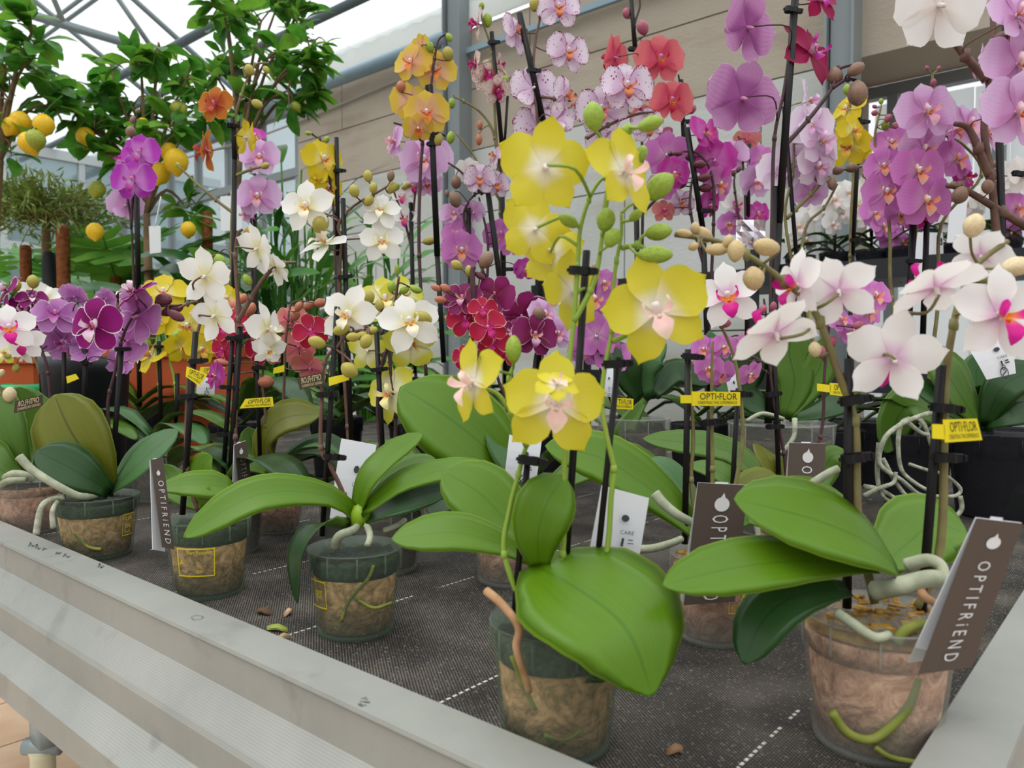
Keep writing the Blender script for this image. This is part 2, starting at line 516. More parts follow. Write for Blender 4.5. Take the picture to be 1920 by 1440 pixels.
def rail(name, f, L0, L1):
    m = MB()
    pts = []
    for (o_, z) in PROF:
        pts.append(f(L0(o_), o_, TOP + z)); pts.append(f(L1(o_), o_, TOP + z))
    n = len(PROF)
    m.add(pts, [(2 * i, 2 * i + 1, 2 * ((i + 1) % n) + 1, 2 * ((i + 1) % n)) for i in range(n)] + [tuple(2 * i for i in range(n)), tuple(2 * i + 1 for i in reversed(range(n)))])
    return m.build(name, M_ALUG, bench, smooth=False)
rail('front_rail', lambda l, o_, z: (l, BY0 + o_, z), lambda o_: BX0, lambda o_: BX1 - o_)
rail('side_rail', lambda l, o_, z: (BX1 - o_, l, z), lambda o_: BY0 + o_, lambda o_: BY1)
MB().box(((BX0 + BX1) / 2, (BY0 + BY1) / 2, BENCH - 0.03), (BX1 - BX0 - 0.004, BY1 - BY0 - 0.004, 0.05)).build('deck', M_ALU, bench, smooth=False)
lp = P(80, 1395, 1.30)
lg = MB().lathe([(0.019, 0.0), (0.019, lp.z - 0.02), (0.022, lp.z - 0.01)], (lp.x, lp.y, 0.0), 20).build('leg', plain('leg_cream', '#d8cfae', 0.5), bench)
MB().tube([lp + RT * -0.03 + Vector((0, 0, -0.004)), lp + RT * 0.03 + Vector((0, 0, -0.004))], 0.014, 14, 1).build('clamp', M_GALV, lg)
MB().box(lp + Vector((0.01, 0, 0.03)), (0.05, 0.03, 0.05)).build('clamp', M_GALV, lg)
for x, y in ((-0.5, 0.6), (-0.5, 2.2), (-2.3, 2.2)):
    MB().lathe([(0.02, 0.0), (0.02, 0.75)], (x, y, 0), 16).build('leg', plain('leg_cream', ''), bench)
def mat_mat():
    t = NT('woven_ground_cover')
    o = t.coord()
    sep = t.n('ShaderNodeSeparateXYZ'); t.l(o, sep.inputs[0])
    x, y = sep.outputs[0], sep.outputs[1]
    wx = t.math('SINE', t.math('MULTIPLY', x, 1500.0))
    wy = t.math('SINE', t.math('MULTIPLY', y, 2100.0))
    w = t.math('MULTIPLY', wx, wy)
    n = t.noise(14, o, 5)
    c = t.ramp(t.math('ADD', t.math('MULTIPLY', w, 0.42), t.math('MULTIPLY', n, 0.95)), [(0.25, C('#0e0b09')), (0.55, C('#2d2722')), (0.88, C('#7c7368'))])
    fl_ = t.math('GREATER_THAN', t.noise(420, o, 1), 0.66)
    c = t.mix(t.math('MULTIPLY', fl_, 0.45), c, C('#a39b8e'))
    # white marker threads every 0.21 m, woven in dashes
    fx = t.math('ABSOLUTE', t.math('SUBTRACT', t.math('FRACT', t.math('ADD', t.math('DIVIDE', x, 0.212), 0.97 + 0.5)), 0.5))
    line = t.math('LESS_THAN', fx, 0.0055)
    dash = t.math('GREATER_THAN', t.math('SINE', t.math('MULTIPLY', y, 900.0)), -0.35)
    wear = t.math('GREATER_THAN', t.noise(30, o, 2), 0.46)
    c = t.mix(t.math('MULTIPLY', t.math('MULTIPLY', line, dash), wear), c, C('#cfc9be'))
    return t.done(t.bsdf(c, 0.65, 0.35, 0, t.bump(t.math('ADD', w, t.math('MULTIPLY', t.noise(25, o, 3), 2.0)), 0.5, 0.0015)))
mo = MB().box(((BX0 + BX1) / 2, (BY0 + BY1) / 2, BENCH - 0.003), (BX1 - BX0 - 0.006, BY1 - BY0 - 0.006, 0.005)).build('ground_cover_mat', mat_mat(), smooth=False)
tag(mo, 'dark grey woven ground cover mat with white threads covering the bench top', 'mat')
# pen scrawl, a ring and a smudge on the rail's top
m = MB()
def on_rail(px, py):
    d = (CAM.z - TOP) * FPX / (py - 669)
    p = P(px, py, d); k = (TOP + 0.0006 - CAM.z) / (p.z - CAM.z)
    return CAM + (p - CAM) * k
RS = random.Random(2)
def stroke(pts, w):
    pts = [on_rail(x, y) for x, y in pts]
    for a, b in zip(pts, pts[1:]):
        n_ = Vector((0, 0, 1)).cross(b - a).normalized() * w
        m.add([a + n_, b + n_, b - n_, a - n_], [(0, 1, 2, 3)])
x = 28
while x < 205:
    y = 1012 + (x - 28) * 0.30
    w_ = RS.uniform(6, 14)
    if RS.random() < 0.75:
        stroke([(x, y + 4), (x + w_ * 0.3, y - RS.uniform(0, 5)), (x + w_ * 0.6, y + RS.uniform(2, 6)), (x + w_, y + RS.uniform(-1, 4))], 0.0008)
    x += w_ + RS.uniform(0, 7)
stroke([(358, 1157), (366, 1153), (381, 1155), (378, 1160), (364, 1162), (358, 1157)], 0.0003)
for k in range(9):
    a, b = RS.uniform(668, 700), RS.uniform(1306, 1322)
    stroke([(a, b), (a + RS.uniform(3, 12), b + RS.uniform(-4, 4))], 0.0004)
m.build('pen_marks', plain('pen_mark', '#5c5c60', 0.7), bench, smooth=False)
# dark marks and litter
def crumb(name, px, py, ln, wd, mat, label, cat):
    d = 380.0 / (py - 669)
    c = P(px, py, d); c.z = BENCH + 0.001
    m = MB()
    a = random.uniform(0, 3.1)
    dx, dy = Vector((math.cos(a), math.sin(a), 0)), Vector((-math.sin(a), math.cos(a), 0))
    prof = [(-1, 0.05), (-0.5, 0.8), (0.1, 1), (0.6, 0.7), (1, 0.05)]
    vs = []
    for q, wq in prof:
        for s_ in (-1, 0, 1):
            vs.append(c + dx * q * ln / 2 + dy * s_ * wq * wd / 2 + Vector((0, 0, 0.0035 * (1 - abs(q)) + (0.003 if s_ == 0 else 0))))
    fs = [(i * 3 + j, i * 3 + j + 1, i * 3 + j + 4, i * 3 + j + 3) for i in range(4) for j in range(2)]
    m.add(vs, fs)
    m.add([v - Vector((0, 0, 0.0012)) for v in vs], [tuple(reversed(f)) for f in fs])
    o = m.build(name, mat, org=c)
    tag(o, label, cat)
crumb('dry_leaf', 1265, 1412, 0.012, 0.007, plain('dry_leaf', '#8d6b4b', 0.8), 'small curled brown dry leaf on the mat near the front corner', 'leaf')
crumb('fallen_leaf', 520, 1182, 0.022, 0.008, plain('green_bit', '#8f9a3e', 0.6), 'small yellow green fallen leaf on the mat by the rail', 'leaf')
crumb('bark_chip', 540, 1152, 0.014, 0.006, plain('tan_chip', '#c0a27a', 0.8), 'tan bark chip on the mat above the green fallen leaf', 'bark chip')
crumb('bark_chip', 495, 1150, 0.02, 0.010, plain('dark_chip', '#5a4230', 0.9), 'dark brown bark crumb on the mat left of the tan chip', 'bark chip')
crumb('bark_chip', 530, 1200, 0.016, 0.003, plain('tan_chip', ''), 'thin pale bark sliver on the mat below the fallen leaf', 'bark chip')

# ------------------------------------------------------------------ leaves
PHAL = [(0, 0.34), (0.12, 0.42), (0.3, 0.72), (0.5, 0.95), (0.64, 1.0), (0.78, 0.90), (0.9, 0.62), (0.96, 0.36), (1, 0.02)]
STRAP = [(0, 0.5), (0.2, 0.75), (0.5, 1), (0.75, 0.92), (0.9, 0.62), (0.97, 0.3), (1, 0.03)]
def leaf_geo(m, pts, w, nrm, prof=PHAL, nu=14, nv=6, fold=0.16, thick=0.0012, wave=0.0, single=False):
    """pts world centre line, w full width, nrm facing normal; a closed thin body"""
    dn, _ = spline([Vector(p) for p in pts], [0] * len(pts), 10)
    dc = [0]
    for a, b in zip(dn, dn[1:]): dc.append(dc[-1] + (b - a).length)
    c = []; q = 0
    n = nu + 1
    for k in range(n):
        s_ = dc[-1] * (1 - (1 - k / nu) ** 1.5)
        while q < len(dn) - 2 and dc[q + 1] < s_: q += 1
        f_ = (s_ - dc[q]) / max(1e-9, dc[q + 1] - dc[q])
        c.append(dn[q].lerp(dn[q + 1], min(1, f_)))
    cum = [0]
    for a, b in zip(c, c[1:]): cum.append(cum[-1] + (b - a).length)
    top = []; uv = []
    ph = random.uniform(0, 6)
    for i in range(n):
        t = (c[min(i + 1, n - 1)] - c[max(i - 1, 0)]).normalized()
        u = cum[i] / cum[-1]
        s = t.cross(nrm)
        s = s.normalized() if s.length > 1e-4 else t.orthogonal().normalized()
        k = s.cross(t).normalized()
        hw = w * 0.5 * interp(prof, u)
        for j in range(nv + 1):
            v = -1 + 2 * j / nv
            top.append(c[i] + s * (v * hw) + k * (hw * fold * (abs(v) ** 1.3 * (1.1 - 0.7 * u)) + wave * hw * math.sin(u * 7 + ph) * v))
            uv.append((u, j / nv))
        top[-1] = top[-1]
    W_ = nv + 1
    vs = list(top); uvs = list(uv)
    fs = []
    for i in range(n - 1):
        for j in range(nv):
            fs.append((i * W_ + j, (i + 1) * W_ + j, (i + 1) * W_ + j + 1, i * W_ + j + 1))
    b0 = len(vs)
    idx = {}
    for i in range(n):
        for j in range(W_):
            if j in (0, nv) or i in (0, n - 1):
                idx[i, j] = i * W_ + j
            else:
                idx[i, j] = len(vs)
                t = (c[min(i + 1, n - 1)] - c[max(i - 1, 0)]).normalized()
                s = t.cross(nrm).normalized()
                k = s.cross(t).normalized()
                vs.append(top[i * W_ + j] - k * thick * (1.0 if j != nv // 2 else 2.2)); uvs.append(uv[i * W_ + j])
    nf = len(fs)
    if single:
        m.add(top, fs, uv, 0)
        return
    for i in range(n - 1):
        for j in range(nv):
            fs.append((idx[i, j + 1], idx[i + 1, j + 1], idx[i + 1, j], idx[i, j]))
    m.add(vs, fs[:nf], uvs, 0)
    m.f += [tuple(i + len(m.v) - len(vs) for i in q) for q in fs[nf:]]
    m.mi += [1] * (len(fs) - nf)
def leaf_px(parent, D, path, wpx, n, mat=None, under=None, prof=PHAL, fold=0.16, wave=0.0):
    pts = [P(x, y, D + dd) for x, y, dd in path]
    nw = cdir(*n)
    t = (pts[-1] - pts[0]).normalized()
    s = t.cross(nw).normalized()
    sx, sy = s.dot(RT), s.dot(UP)
    tx, ty = t.dot(RT), t.dot(UP)
    tl = math.hypot(tx, ty) or 1
    vis = abs(sx * -ty / tl + sy * tx / tl)
    w = wpx * D / FPX / max(vis, 0.45)
    m = MB()
    leaf_geo(m, pts, w, nw, prof, fold=fold, wave=wave)
    return m.build('leaf', [mat or LEAF, under or LEAFU], parent)
def auto_leaves(parent, c, n, L, w, mats, a0=0.0):
    for i in range(n):
        a = a0 + math.pi * i + random.uniform(-0.45, 0.45)
        h = Vector((math.cos(a), math.sin(a), 0))
        l = L * random.uniform(0.75, 1.1) * (0.75 if i >= n - 1 else 1)
        r = random.uniform(0.25, 0.75)
        z0 = 0.012 * i
        c0 = c + Vector((0, 0, z0))
        pts = [c0, c0 + h * l * 0.3 + Vector((0, 0, l * 0.28 * (r + 0.3))), c0 + h * l * 0.68 + Vector((0, 0, l * 0.40 * r)), c0 + h * l + Vector((0, 0, l * (0.55 * r - 0.28)))]
        m = MB()
        leaf_geo(m, pts, w * random.uniform(0.85, 1.15), (Vector((0, 0, 1)) - h * 0.1).normalized(), nu=9, nv=4)
        m.build('leaf', [random.choice(mats), LEAFU], parent)

# ------------------------------------------------------------------ flowers
BROAD = [(0, 0.10), (0.08, 0.26), (0.22, 0.70), (0.42, 0.97), (0.6, 1.0), (0.78, 0.88), (0.9, 0.64), (0.97, 0.34), (1, 0.04)]
OVAL = [(0, 0.16), (0.1, 0.34), (0.3, 0.74), (0.52, 1.0), (0.7, 0.96), (0.86, 0.70), (0.95, 0.40), (1, 0.03)]
POINT = [(0, 0.22), (0.1, 0.42), (0.3, 0.80), (0.48, 1.0), (0.68, 0.90), (0.85, 0.58), (0.95, 0.26), (1, 0.0)]
def petal_mesh(L, hw, prof, curl, cup, mat, wav=0.0, nu=10, nv=6):
    m = MB()
    vs = []; uv = []; fs = []
    for i in range(nu + 1):
        u = 1 - (1 - i / nu) ** 1.7
        for j in range(nv + 1):
            v = -1 + 2 * j / nv
            h = hw * interp(prof, u)
            z = -curl * u * u * L + cup * (v * v) * h + 0.02 * math.sin(u * 3.1) * L - 0.012 * math.exp(-(v * 5) ** 2) * (1 - u)
            z += wav * L * math.sin(u * 9 + v * 4) * abs(v)
            vs.append((v * h, 0.02 + u * L * (1 - 0.06 * v * v * (u > 0.8)), z)); uv.append((max(u, 1e-3), j / nv))
    for i in range(nu):
        for j in range(nv):
            a = i * (nv + 1) + j
            fs.append((a, a + 1, a + nv + 2, a + nv + 1))
    m.add(vs, fs, uv)
    return m
SHAPES = {  # petal (len, half width, profile, curl, cup), sepal, angles
    'broad': dict(p=(0.50, 0.315, BROAD, 0.10, 0.10), s=(0.47, 0.185, OVAL, 0.06, 0.14), pa=76, sa=142),
    'star': dict(p=(0.50, 0.205, POINT, 0.12, 0.16), s=(0.50, 0.165, POINT, 0.08, 0.16), pa=70, sa=142),
    'wide': dict(p=(0.50, 0.242, POINT, 0.10, 0.14), s=(0.50, 0.176, POINT, 0.06, 0.16), pa=72, sa=142),
    'mini': dict(p=(0.48, 0.25, OVAL, 0.14, 0.12), s=(0.46, 0.17, OVAL, 0.10, 0.16), pa=74, sa=140),
}
VAR = {}
def variety(name, shape, pet, lip, col=None, sep=None):
    sp = SHAPES[shape]
    ms = {}
    wav = 0.012
    ms['petal'] = petal_mesh(*sp['p'], pet, wav).mesh('petal', pet)
    ms['sepal'] = petal_mesh(*sp['s'], sep or pet, wav * 0.6).mesh('sepal', sep or pet)
    # joined corolla for flowers too small to pick apart
    m = MB()
    for key, L in (('p', (sp['pa'], -sp['pa'])), ('s', (0, sp['sa'], -sp['sa']))):
        for a in L:
            q = petal_mesh(*sp[key], pet, wav, 5, 4)
            R = Matrix.Rotation(math.radians(a), 3, 'Z')
            m.add([R @ Vector(v) + Vector((0, 0, 0.012 if key == 'p' else 0)) for v in q.v], q.f, q.uv)
    ms['small'] = m.mesh('flower', [pet])
    # lip: arched middle lobe and two upswept side lobes
    m = MB()
    def strip(pts, side, hw, prof, nu=7):
        c, _ = spline([Vector(p) for p in pts], [0] * len(pts), 4)
        vs = []; uv = []
        for i, p in enumerate(c):
            u = i / (len(c) - 1)
            h = hw * interp(prof, u)
            for j in range(5):
                v = -1 + j / 2
                vs.append(p + Vector(side) * v * h + Vector((0, 0.25, 0.35)) * h * v * v); uv.append((max(u, 1e-3), j / 4))
        m.add(vs, [(i * 5 + j, i * 5 + j + 1, i * 5 + j + 6, i * 5 + j + 5) for i in range(len(c) - 1) for j in range(4)], uv)
    strip([(0, -0.01, 0.02), (0, -0.08, 0.10), (0, -0.17, 0.15), (0, -0.25, 0.13)], (1, 0, 0), 0.085, [(0, 0.35), (0.3, 0.5), (0.6, 1), (0.8, 0.7), (1, 0.08)])
    for s_ in (-1, 1):
        strip([(0.02 * s_, -0.02, 0.03), (0.075 * s_, -0.035, 0.10), (0.11 * s_, 0.0, 0.17), (0.085 * s_, 0.05, 0.20)], (0, 0.6 , -0.5 * 1), 0.062, [(0, 0.4), (0.4, 0.9), (0.7, 1), (0.9, 0.6), (1, 0.1)])
    m.lathe([(0.0, -0.02), (0.016, -0.012), (0.016, 0.008), (0, 0.016)], (0, -0.06, 0.10), 8)
    ms['lip'] = m.mesh('lip', [lip])
    m = MB()
    ax = Matrix.Rotation(math.radians(-62), 3, 'X')
    m.lathe([(0.0, -0.10), (0.022, -0.09), (0.026, -0.03), (0.038, 0.02), (0.034, 0.05), (0, 0.062)], (0, 0.01, 0.085), 10, ax)
    m.tube([(0, 0.0, 0.04), (0, -0.0, -0.01), (0, -0.03, -0.10)], [0.03, 0.028, 0.022], 8, 3)
    ms['column'] = m.mesh('flower', [col or MATS['column_white']])
    VAR[name] = (sp, ms)
plain('column_white', '#efe6e2', 0.5, 0.3, trans=0.2)
plain('column_pink', '#d98fb8', 0.5, 0.3, trans=0.2)
plain('column_yellow', '#d9c840', 0.5, 0.3, trans=0.2)
def lipm(name, a, b, c):
    return petal_mat(name, b, centre=a, tip=c, trans=0.2, cpos=0.15)
variety('yellow', 'wide', petal_mat('yellow_petal', '#dccf45', centre='#f1ead6', tip='#d2c42c', cpos=0.08, vein='#cbb92a', veinf=0.10), lipm('yellow_lip', '#f2d9cd', '#ecc3bf', '#f0d8c0'))
variety('white_pink', 'star', petal_mat('white_pink_petal', '#f4eeec', centre='#e6c2da', tip='#f6f2ef', cpos=0.05), lipm('magenta_lip', '#e88a1a', '#d3218c', '#c01a86'))
variety('white', 'star', petal_mat('white_petal', '#f4f0e8', centre='#e9e3b6', tip='#f1eee8', cpos=0.10), lipm('white_lip', '#e3a21c', '#efe6cf', '#f0ead9'))
variety('white_broad', 'broad', petal_mat('white_broad_petal', '#efebe6', centre='#ebe2dc', tip='#f1eeea', cpos=0.10), lipm('whiteb_lip', '#d9a51c', '#e6c9d4', '#efe6e0'))
variety('lemon', 'star', petal_mat('lemon_petal', '#d6cf4c', centre='#ece8b8', tip='#c6bf3a', cpos=0.30), lipm('lemon_lip', '#e38a14', '#efe3a0', '#e9dfa0'))
variety('yellow_mini', 'mini', petal_mat('yellow_mini_petal', '#dcc52a', centre='#e6da86', tip='#d8bd22', cpos=0.12), lipm('ymini_lip', '#c65a3a', '#d9a63a', '#e8d05a'))
variety('purple_rim', 'mini', petal_mat('purple_rim_petal', '#8f0f6e', centre='#7d0a5c', rim='#ecdfe6', rimw=0.10, tip='#92157a', ragged=0.10), lipm('purple_lip', '#8f1238', '#e3c3d6', '#e9d9d6'), MATS['column_pink'])
variety('lavender', 'mini', petal_mat('lavender_petal', '#b878b4', centre='#a65aa0', rim='#e6d3e2', rimw=0.08, tip='#c795c4'), lipm('lav_lip', '#8a2a74', '#a8478f', '#d9a8cc'), MATS['column_pink'])
variety('red_cream', 'mini', petal_mat('red_cream_petal', '#b81d40', centre='#c22a56', rim='#e9c9a8', rimw=0.10), lipm('red_lip', '#d93a8a', '#c22a7c', '#b0265a'), MATS['column_pink'])
variety('salmon', 'mini', petal_mat('salmon_petal', '#cf7f74', centre='#d4707c', rim='#e6c3a6', rimw=0.08), lipm('salmon_lip', '#a51f48', '#c2485e', '#b33a52'), MATS['column_pink'])
variety('magenta_rim', 'broad', petal_mat('magenta_rim_petal', '#8c2462', centre='#7a1848', rim='#d9bccb', rimw=0.07, ragged=0.12), lipm('magr_lip', '#d9a25a', '#c9a0b8', '#a83a78'), MATS['column_pink'])
variety('pink', 'broad', petal_mat('pink_petal', '#cf78c0', centre='#d59ac4', tip='#d489c8', vein='#b95aa8', veinf=0.18, cpos=0.12), lipm('pink_lip', '#c25a2a', '#d98a6a', '#e8c9b8'))
variety('pale_pink', 'broad', petal_mat('pale_pink_petal', '#dcb2da', centre='#cf93c4', tip='#e3c6e2', vein='#c48ac4', veinf=0.15), lipm('ppink_lip', '#c9662a', '#dd9fb0', '#e8cdd2'))
variety('blush', 'broad', petal_mat('blush_petal', '#e6d3e3', centre='#d9b6d6', tip='#ebe0ea'), lipm('blush_lip', '#c98a4a', '#d9a0c9', '#e4c6dc'))
variety('hot_pink', 'broad', petal_mat('hot_pink_petal', '#c0389c', centre='#c966b0', tip='#c650a8', vein='#a52484', veinf=0.2), lipm('hpink_lip', '#e0a05a', '#b3186e', '#c04a94'))
variety('mauve_veined', 'broad', petal_mat('mauve_petal', '#bd82b2', centre='#9c5290', rim='#d9b3cf', rimw=0.05, vein='#98508a', veinf=0.22, tip='#c998c0'), lipm('mauve_lip', '#8a1a52', '#961f5e', '#a83470'), MATS['column_pink'])
variety('wine', 'star', petal_mat('wine_petal', '#971045', centre='#a01a50', rim='#c95a86', rimw=0.05), lipm('wine_lip', '#e8d6de', '#a8188c', '#a01a78'), MATS['column_pink'])
variety('speckled', 'broad', petal_mat('speckled_petal', '#ead9e6', centre='#dcbcd8', spot='#7d1748', spotn=8, spotth=0.17, rim='#861a54', rimw=0.10, ragged=0.75), lipm('speck_lip', '#c9501e', '#d98a5a', '#8a1c4a'))
variety('spotted', 'mini', petal_mat('spotted_petal', '#e6cfc4', centre='#a8284e', spot='#86173a', spotn=15, spotth=0.33, cpos=0.15), lipm('spot_lip', '#c2268a', '#b0206a', '#a81a4a'), MATS['column_pink'])
variety('coral', 'broad', petal_mat('coral_petal', '#da6a6e', centre='#cc4a64', tip='#dd7c7c', vein='#c2505c', veinf=0.15), lipm('coral_lip', '#d98a1e', '#a81432', '#b01a3a'), MATS['column_pink'])
variety('apricot', 'broad', petal_mat('apricot_petal', '#e0bd4a', centre='#e4b48c', tip='#e0c048', cpos=0.30), lipm('apri_lip', '#d9582a', '#d9732a', '#e0b05a'))
variety('orange', 'mini', petal_mat('orange_petal', '#c67a2a', centre='#b24a2a', rim='#d8b04a', rimw=0.09, vein='#a33a1e', veinf=0.6), lipm('orange_lip', '#c24a3a', '#b8543a', '#a8261e'), MATS['column_pink'])
variety('violet_rim', 'broad', petal_mat('violet_rim_petal', '#b53ab4', centre='#cf7fcc', rim='#e0aee0', rimw=0.06), lipm('violet_lip', '#c9c0d4', '#b8489c', '#a8248c'), MATS['column_pink'])

def facing(n, roll):
    z = cdir(*n)
    ref = UP if abs(z.dot(UP)) < 0.93 else FW
    y = (ref - z * ref.dot(z)).normalized()
    x = y.cross(z)
    return Matrix((x, y, z)).transposed() @ Matrix.Rotation(math.radians(roll), 3, 'Z')
def flower(parent, var, px, py, d, size, n=(0, 0, 1), roll=0.0):
    sp, ms = VAR[var]
    c = P(px, py, d)
    sc = size * d / FPX
    R = facing(n, roll)
    M4 = Matrix.Translation(c - world_loc(parent)) @ R.to_4x4() @ Matrix.Diagonal((sc, sc, sc, 1))
    if size < 44:
        f = link('flower', ms['small'], parent, mat4=M4)
        link('lip', ms['lip'], f)
        return c, R
    f = link('flower', ms['column'], parent, mat4=M4)
    for key, angs, z in (('petal', (sp['pa'], -sp['pa']), 0.012), ('sepal', (0, sp['sa'], -sp['sa']), 0.0)):
        for a in angs:
            q = Matrix.Translation((0, 0, z)) @ Matrix.Rotation(math.radians(a + random.uniform(-5, 5)), 4, 'Z') @ Matrix.Rotation(math.radians(random.uniform(-9, 7)), 4, 'X') @ Matrix.Rotation(math.radians(random.uniform(-8, 8)), 4, 'Y')
            k = random.uniform(0.95, 1.05)
            link(key, ms[key], f, mat4=q @ Matrix.Diagonal((k, k, k, 1)))
    k = 1.35 if var == 'white_pink' else 1.15
    link('lip', ms['lip'], f, mat4=Matrix.Diagonal((k, k, k, 1)))
    return c, R
BUDS = {}
def bud_mesh(mat):
    if mat.name in BUDS: return BUDS[mat.name]
    m = MB()
    prof = [(0.0, -0.5), (0.12, -0.47), (0.26, -0.36), (0.37, -0.15), (0.40, 0.02), (0.36, 0.2), (0.25, 0.36), (0.12, 0.46), (0.0, 0.5)]
    vs = []; fs = []; n = 18
    for r, z in prof:
        for k in range(n):
            a = 2 * math.pi * k / n
            rr = r * (1 - 0.10 * max(0, math.cos(3 * a)) ** 8)
            vs.append((rr * math.cos(a), rr * math.sin(a), z))
    for i in range(len(prof) - 1):
        for k in range(n):
            fs.append((i * n + k, i * n + (k + 1) % n, (i + 1) * n + (k + 1) % n, (i + 1) * n + k))
    m.add(vs, fs)
    BUDS[mat.name] = m.mesh('bud', [mat])
    return BUDS[mat.name]
def bud(parent, mat, px, py, d, lpx, wpx, ang):
    """ang: direction of the bud's tip in the picture, degrees from right, counter-clockwise"""
    z = cdir(math.cos(math.radians(ang)), math.sin(math.radians(ang)), random.uniform(-0.2, 0.3))
    x = z.orthogonal().normalized(); y = z.cross(x)
    c = P(px, py, d)
    R = Matrix((x, y, z)).transposed().to_4x4()
    L = lpx * d / FPX; w = wpx * d / FPX / 0.88
    link('bud', bud_mesh(mat), parent, mat4=Matrix.Translation(c - world_loc(parent)) @ R @ Matrix.Diagonal((w, w, L, 1)))
    return c, c - z * L * 0.47
BUD_G = plain('bud_green', '#93a63e', 0.5, 0.25, col2='#7c9632', scale=8)
BUD_Y = plain('bud_yellow', '#a09a44', 0.5, 0.25, col2='#a8974a', scale=8)
BUD_B = plain('bud_beige', '#b59f68', 0.5, 0.3, col2='#c3a882', scale=8)
BUD_C = plain('bud_cream', '#d3c39c', 0.5, 0.3, col2='#c9b088', scale=8)
BUD_N = plain('bud_brown', '#77604e', 0.5, 0.3, col2='#8a6a58', scale=10)
BUD_P = plain('bud_purple', '#6e3a44', 0.5, 0.3, col2='#5a2c38', scale=10)
BUD_R = plain('bud_rose', '#a5566a', 0.5, 0.3, col2='#8f4a58', scale=10)
BUD_O = plain('bud_orange', '#b8735c', 0.5, 0.3, col2='#a8684a', scale=10)

# ------------------------------------------------------------------ stakes, clips, pots
CLIPM = {}
def clip_mesh():
    if 'c' in CLIPM: return CLIPM['c']
    m = MB()
    m.lathe([(1.0, -0.9), (1.4, -0.9), (1.4, 0.9), (1.0, 0.9)], (0, 0, 0), 14, close=False)
    m.lathe([(0.9, -0.9), (1.2, -0.9), (1.2, 0.9), (0.9, 0.9)], (2.2, 0, 0), 14, close=False)
    m.box((3.7, 0.0, 0), (2.0, 1.1, 1.6)).box((1.1, 0.9, 0), (2.8, 0.4, 1.7)).box((4.8, 0, 0), (0.6, 1.7, 1.2)).box((1.1, -0.9, 0), (2.8, 0.4, 1.7))
    m.box((-1.5, 0, 0), (0.6, 0.7, 0.7))
    CLIPM['c'] = m.mesh('clip', [M_CLIP], smooth=False)
    return CLIPM['c']
def clip(parent, px, py, d, k=0.0032, ang=0.0):
    c = P(px, py, d)
    R = Matrix.Rotation(YAW + ang, 4, 'Z') @ Matrix.Rotation(random.uniform(-0.15, 0.15), 4, 'Y')
    link('clip', clip_mesh(), parent, mat4=Matrix.Translation(c - world_loc(parent)) @ R @ Matrix.Diagonal((k, k, k, 1)))
def shell(name, tint, col, fac, rough=0.3):
    t = NT(name)
    a = t.n('ShaderNodeBsdfTransparent'); a.inputs[0].default_value = C(tint)
    b = t.bsdf(C(col), rough, 0.5)
    m = t.n('ShaderNodeMixShader'); m.inputs[0].default_value = fac
    t.l(a.outputs[0], m.inputs[1]); t.l(b, m.inputs[2])
    return t.done(m.outputs[0])
def fill_mat(name, cols, scale=38):
    t = NT(name)
    o = t.coord()
    nz = t.n('ShaderNodeTexNoise'); nz.inputs['Scale'].default_value = scale; nz.inputs['Detail'].default_value = 6; nz.inputs['Roughness'].default_value = 0.75; nz.inputs['Distortion'].default_value = 2.5; t.l(o, nz.inputs['Vector']); f = nz.outputs[0]
    st = [(0.28 + 0.44 * i / (len(cols) - 1), C(c)) for i, c in enumerate(cols)]
    c = t.ramp(f, st)
    g = t.noise(9, o, 2)
    c = t.mix(t.math('MULTIPLY', t.math('SUBTRACT', g, 0.60), 5.0, True), c, C('#8a9644'))
    sep = t.n('ShaderNodeSeparateXYZ'); t.l(t.coord('Generated'), sep.inputs[0])
    return t.done(t.bsdf(c, 0.8, 0.2, 0, t.bump(t.noise(70, o, 3), 0.9, 0.006)))
SH_G = shell('pot_shell_green', '#eaf0e6', '#8f9c8e', 0.22, 0.45)
SH_C = shell('pot_shell_clear', '#f0f0ec', '#bdbfb6', 0.25, 0.45)
SH_D = shell('pot_shell_dark', '#8f8f92', '#55555c', 0.25, 0.2)
FILL_A = fill_mat('pot_fill_moss', ['#40341f', '#98734a', '#cf9c74', '#e6c096'])
FILL_B = fill_mat('pot_fill_bark', ['#1c1714', '#3d2f28', '#5c4a40', '#34302c'])
FILL_R = fill_mat('pot_fill_red', ['#4a3826', '#b07c60', '#dcaa8c', '#ecd0ac'])
FILL_K = fill_mat('pot_fill_black', ['#0e0c0c', '#1a1617', '#262024', '#1c1a20'])
M_PRINT = plain('yellow_print', '#e0c81e', 0.5)
def pot_profile(r, h):
    rb = r * 0.80
    return [(0.0, 0.004), (rb * 0.9, 0.003), (rb * 0.97, 0.0), (rb, 0.004), (r * 0.925, h * 0.74), (r * 0.945, h * 0.755), (r * 0.985, h * 0.975), (r * 1.0, h * 0.99), (r * 0.99, h), (r * 0.965, h * 0.985)]
POTC = {}
M_ALGAE = fill_mat('pot_fill_algae', ['#10140e', '#24301f', '#3a4a34', '#5a6a52'], 60)
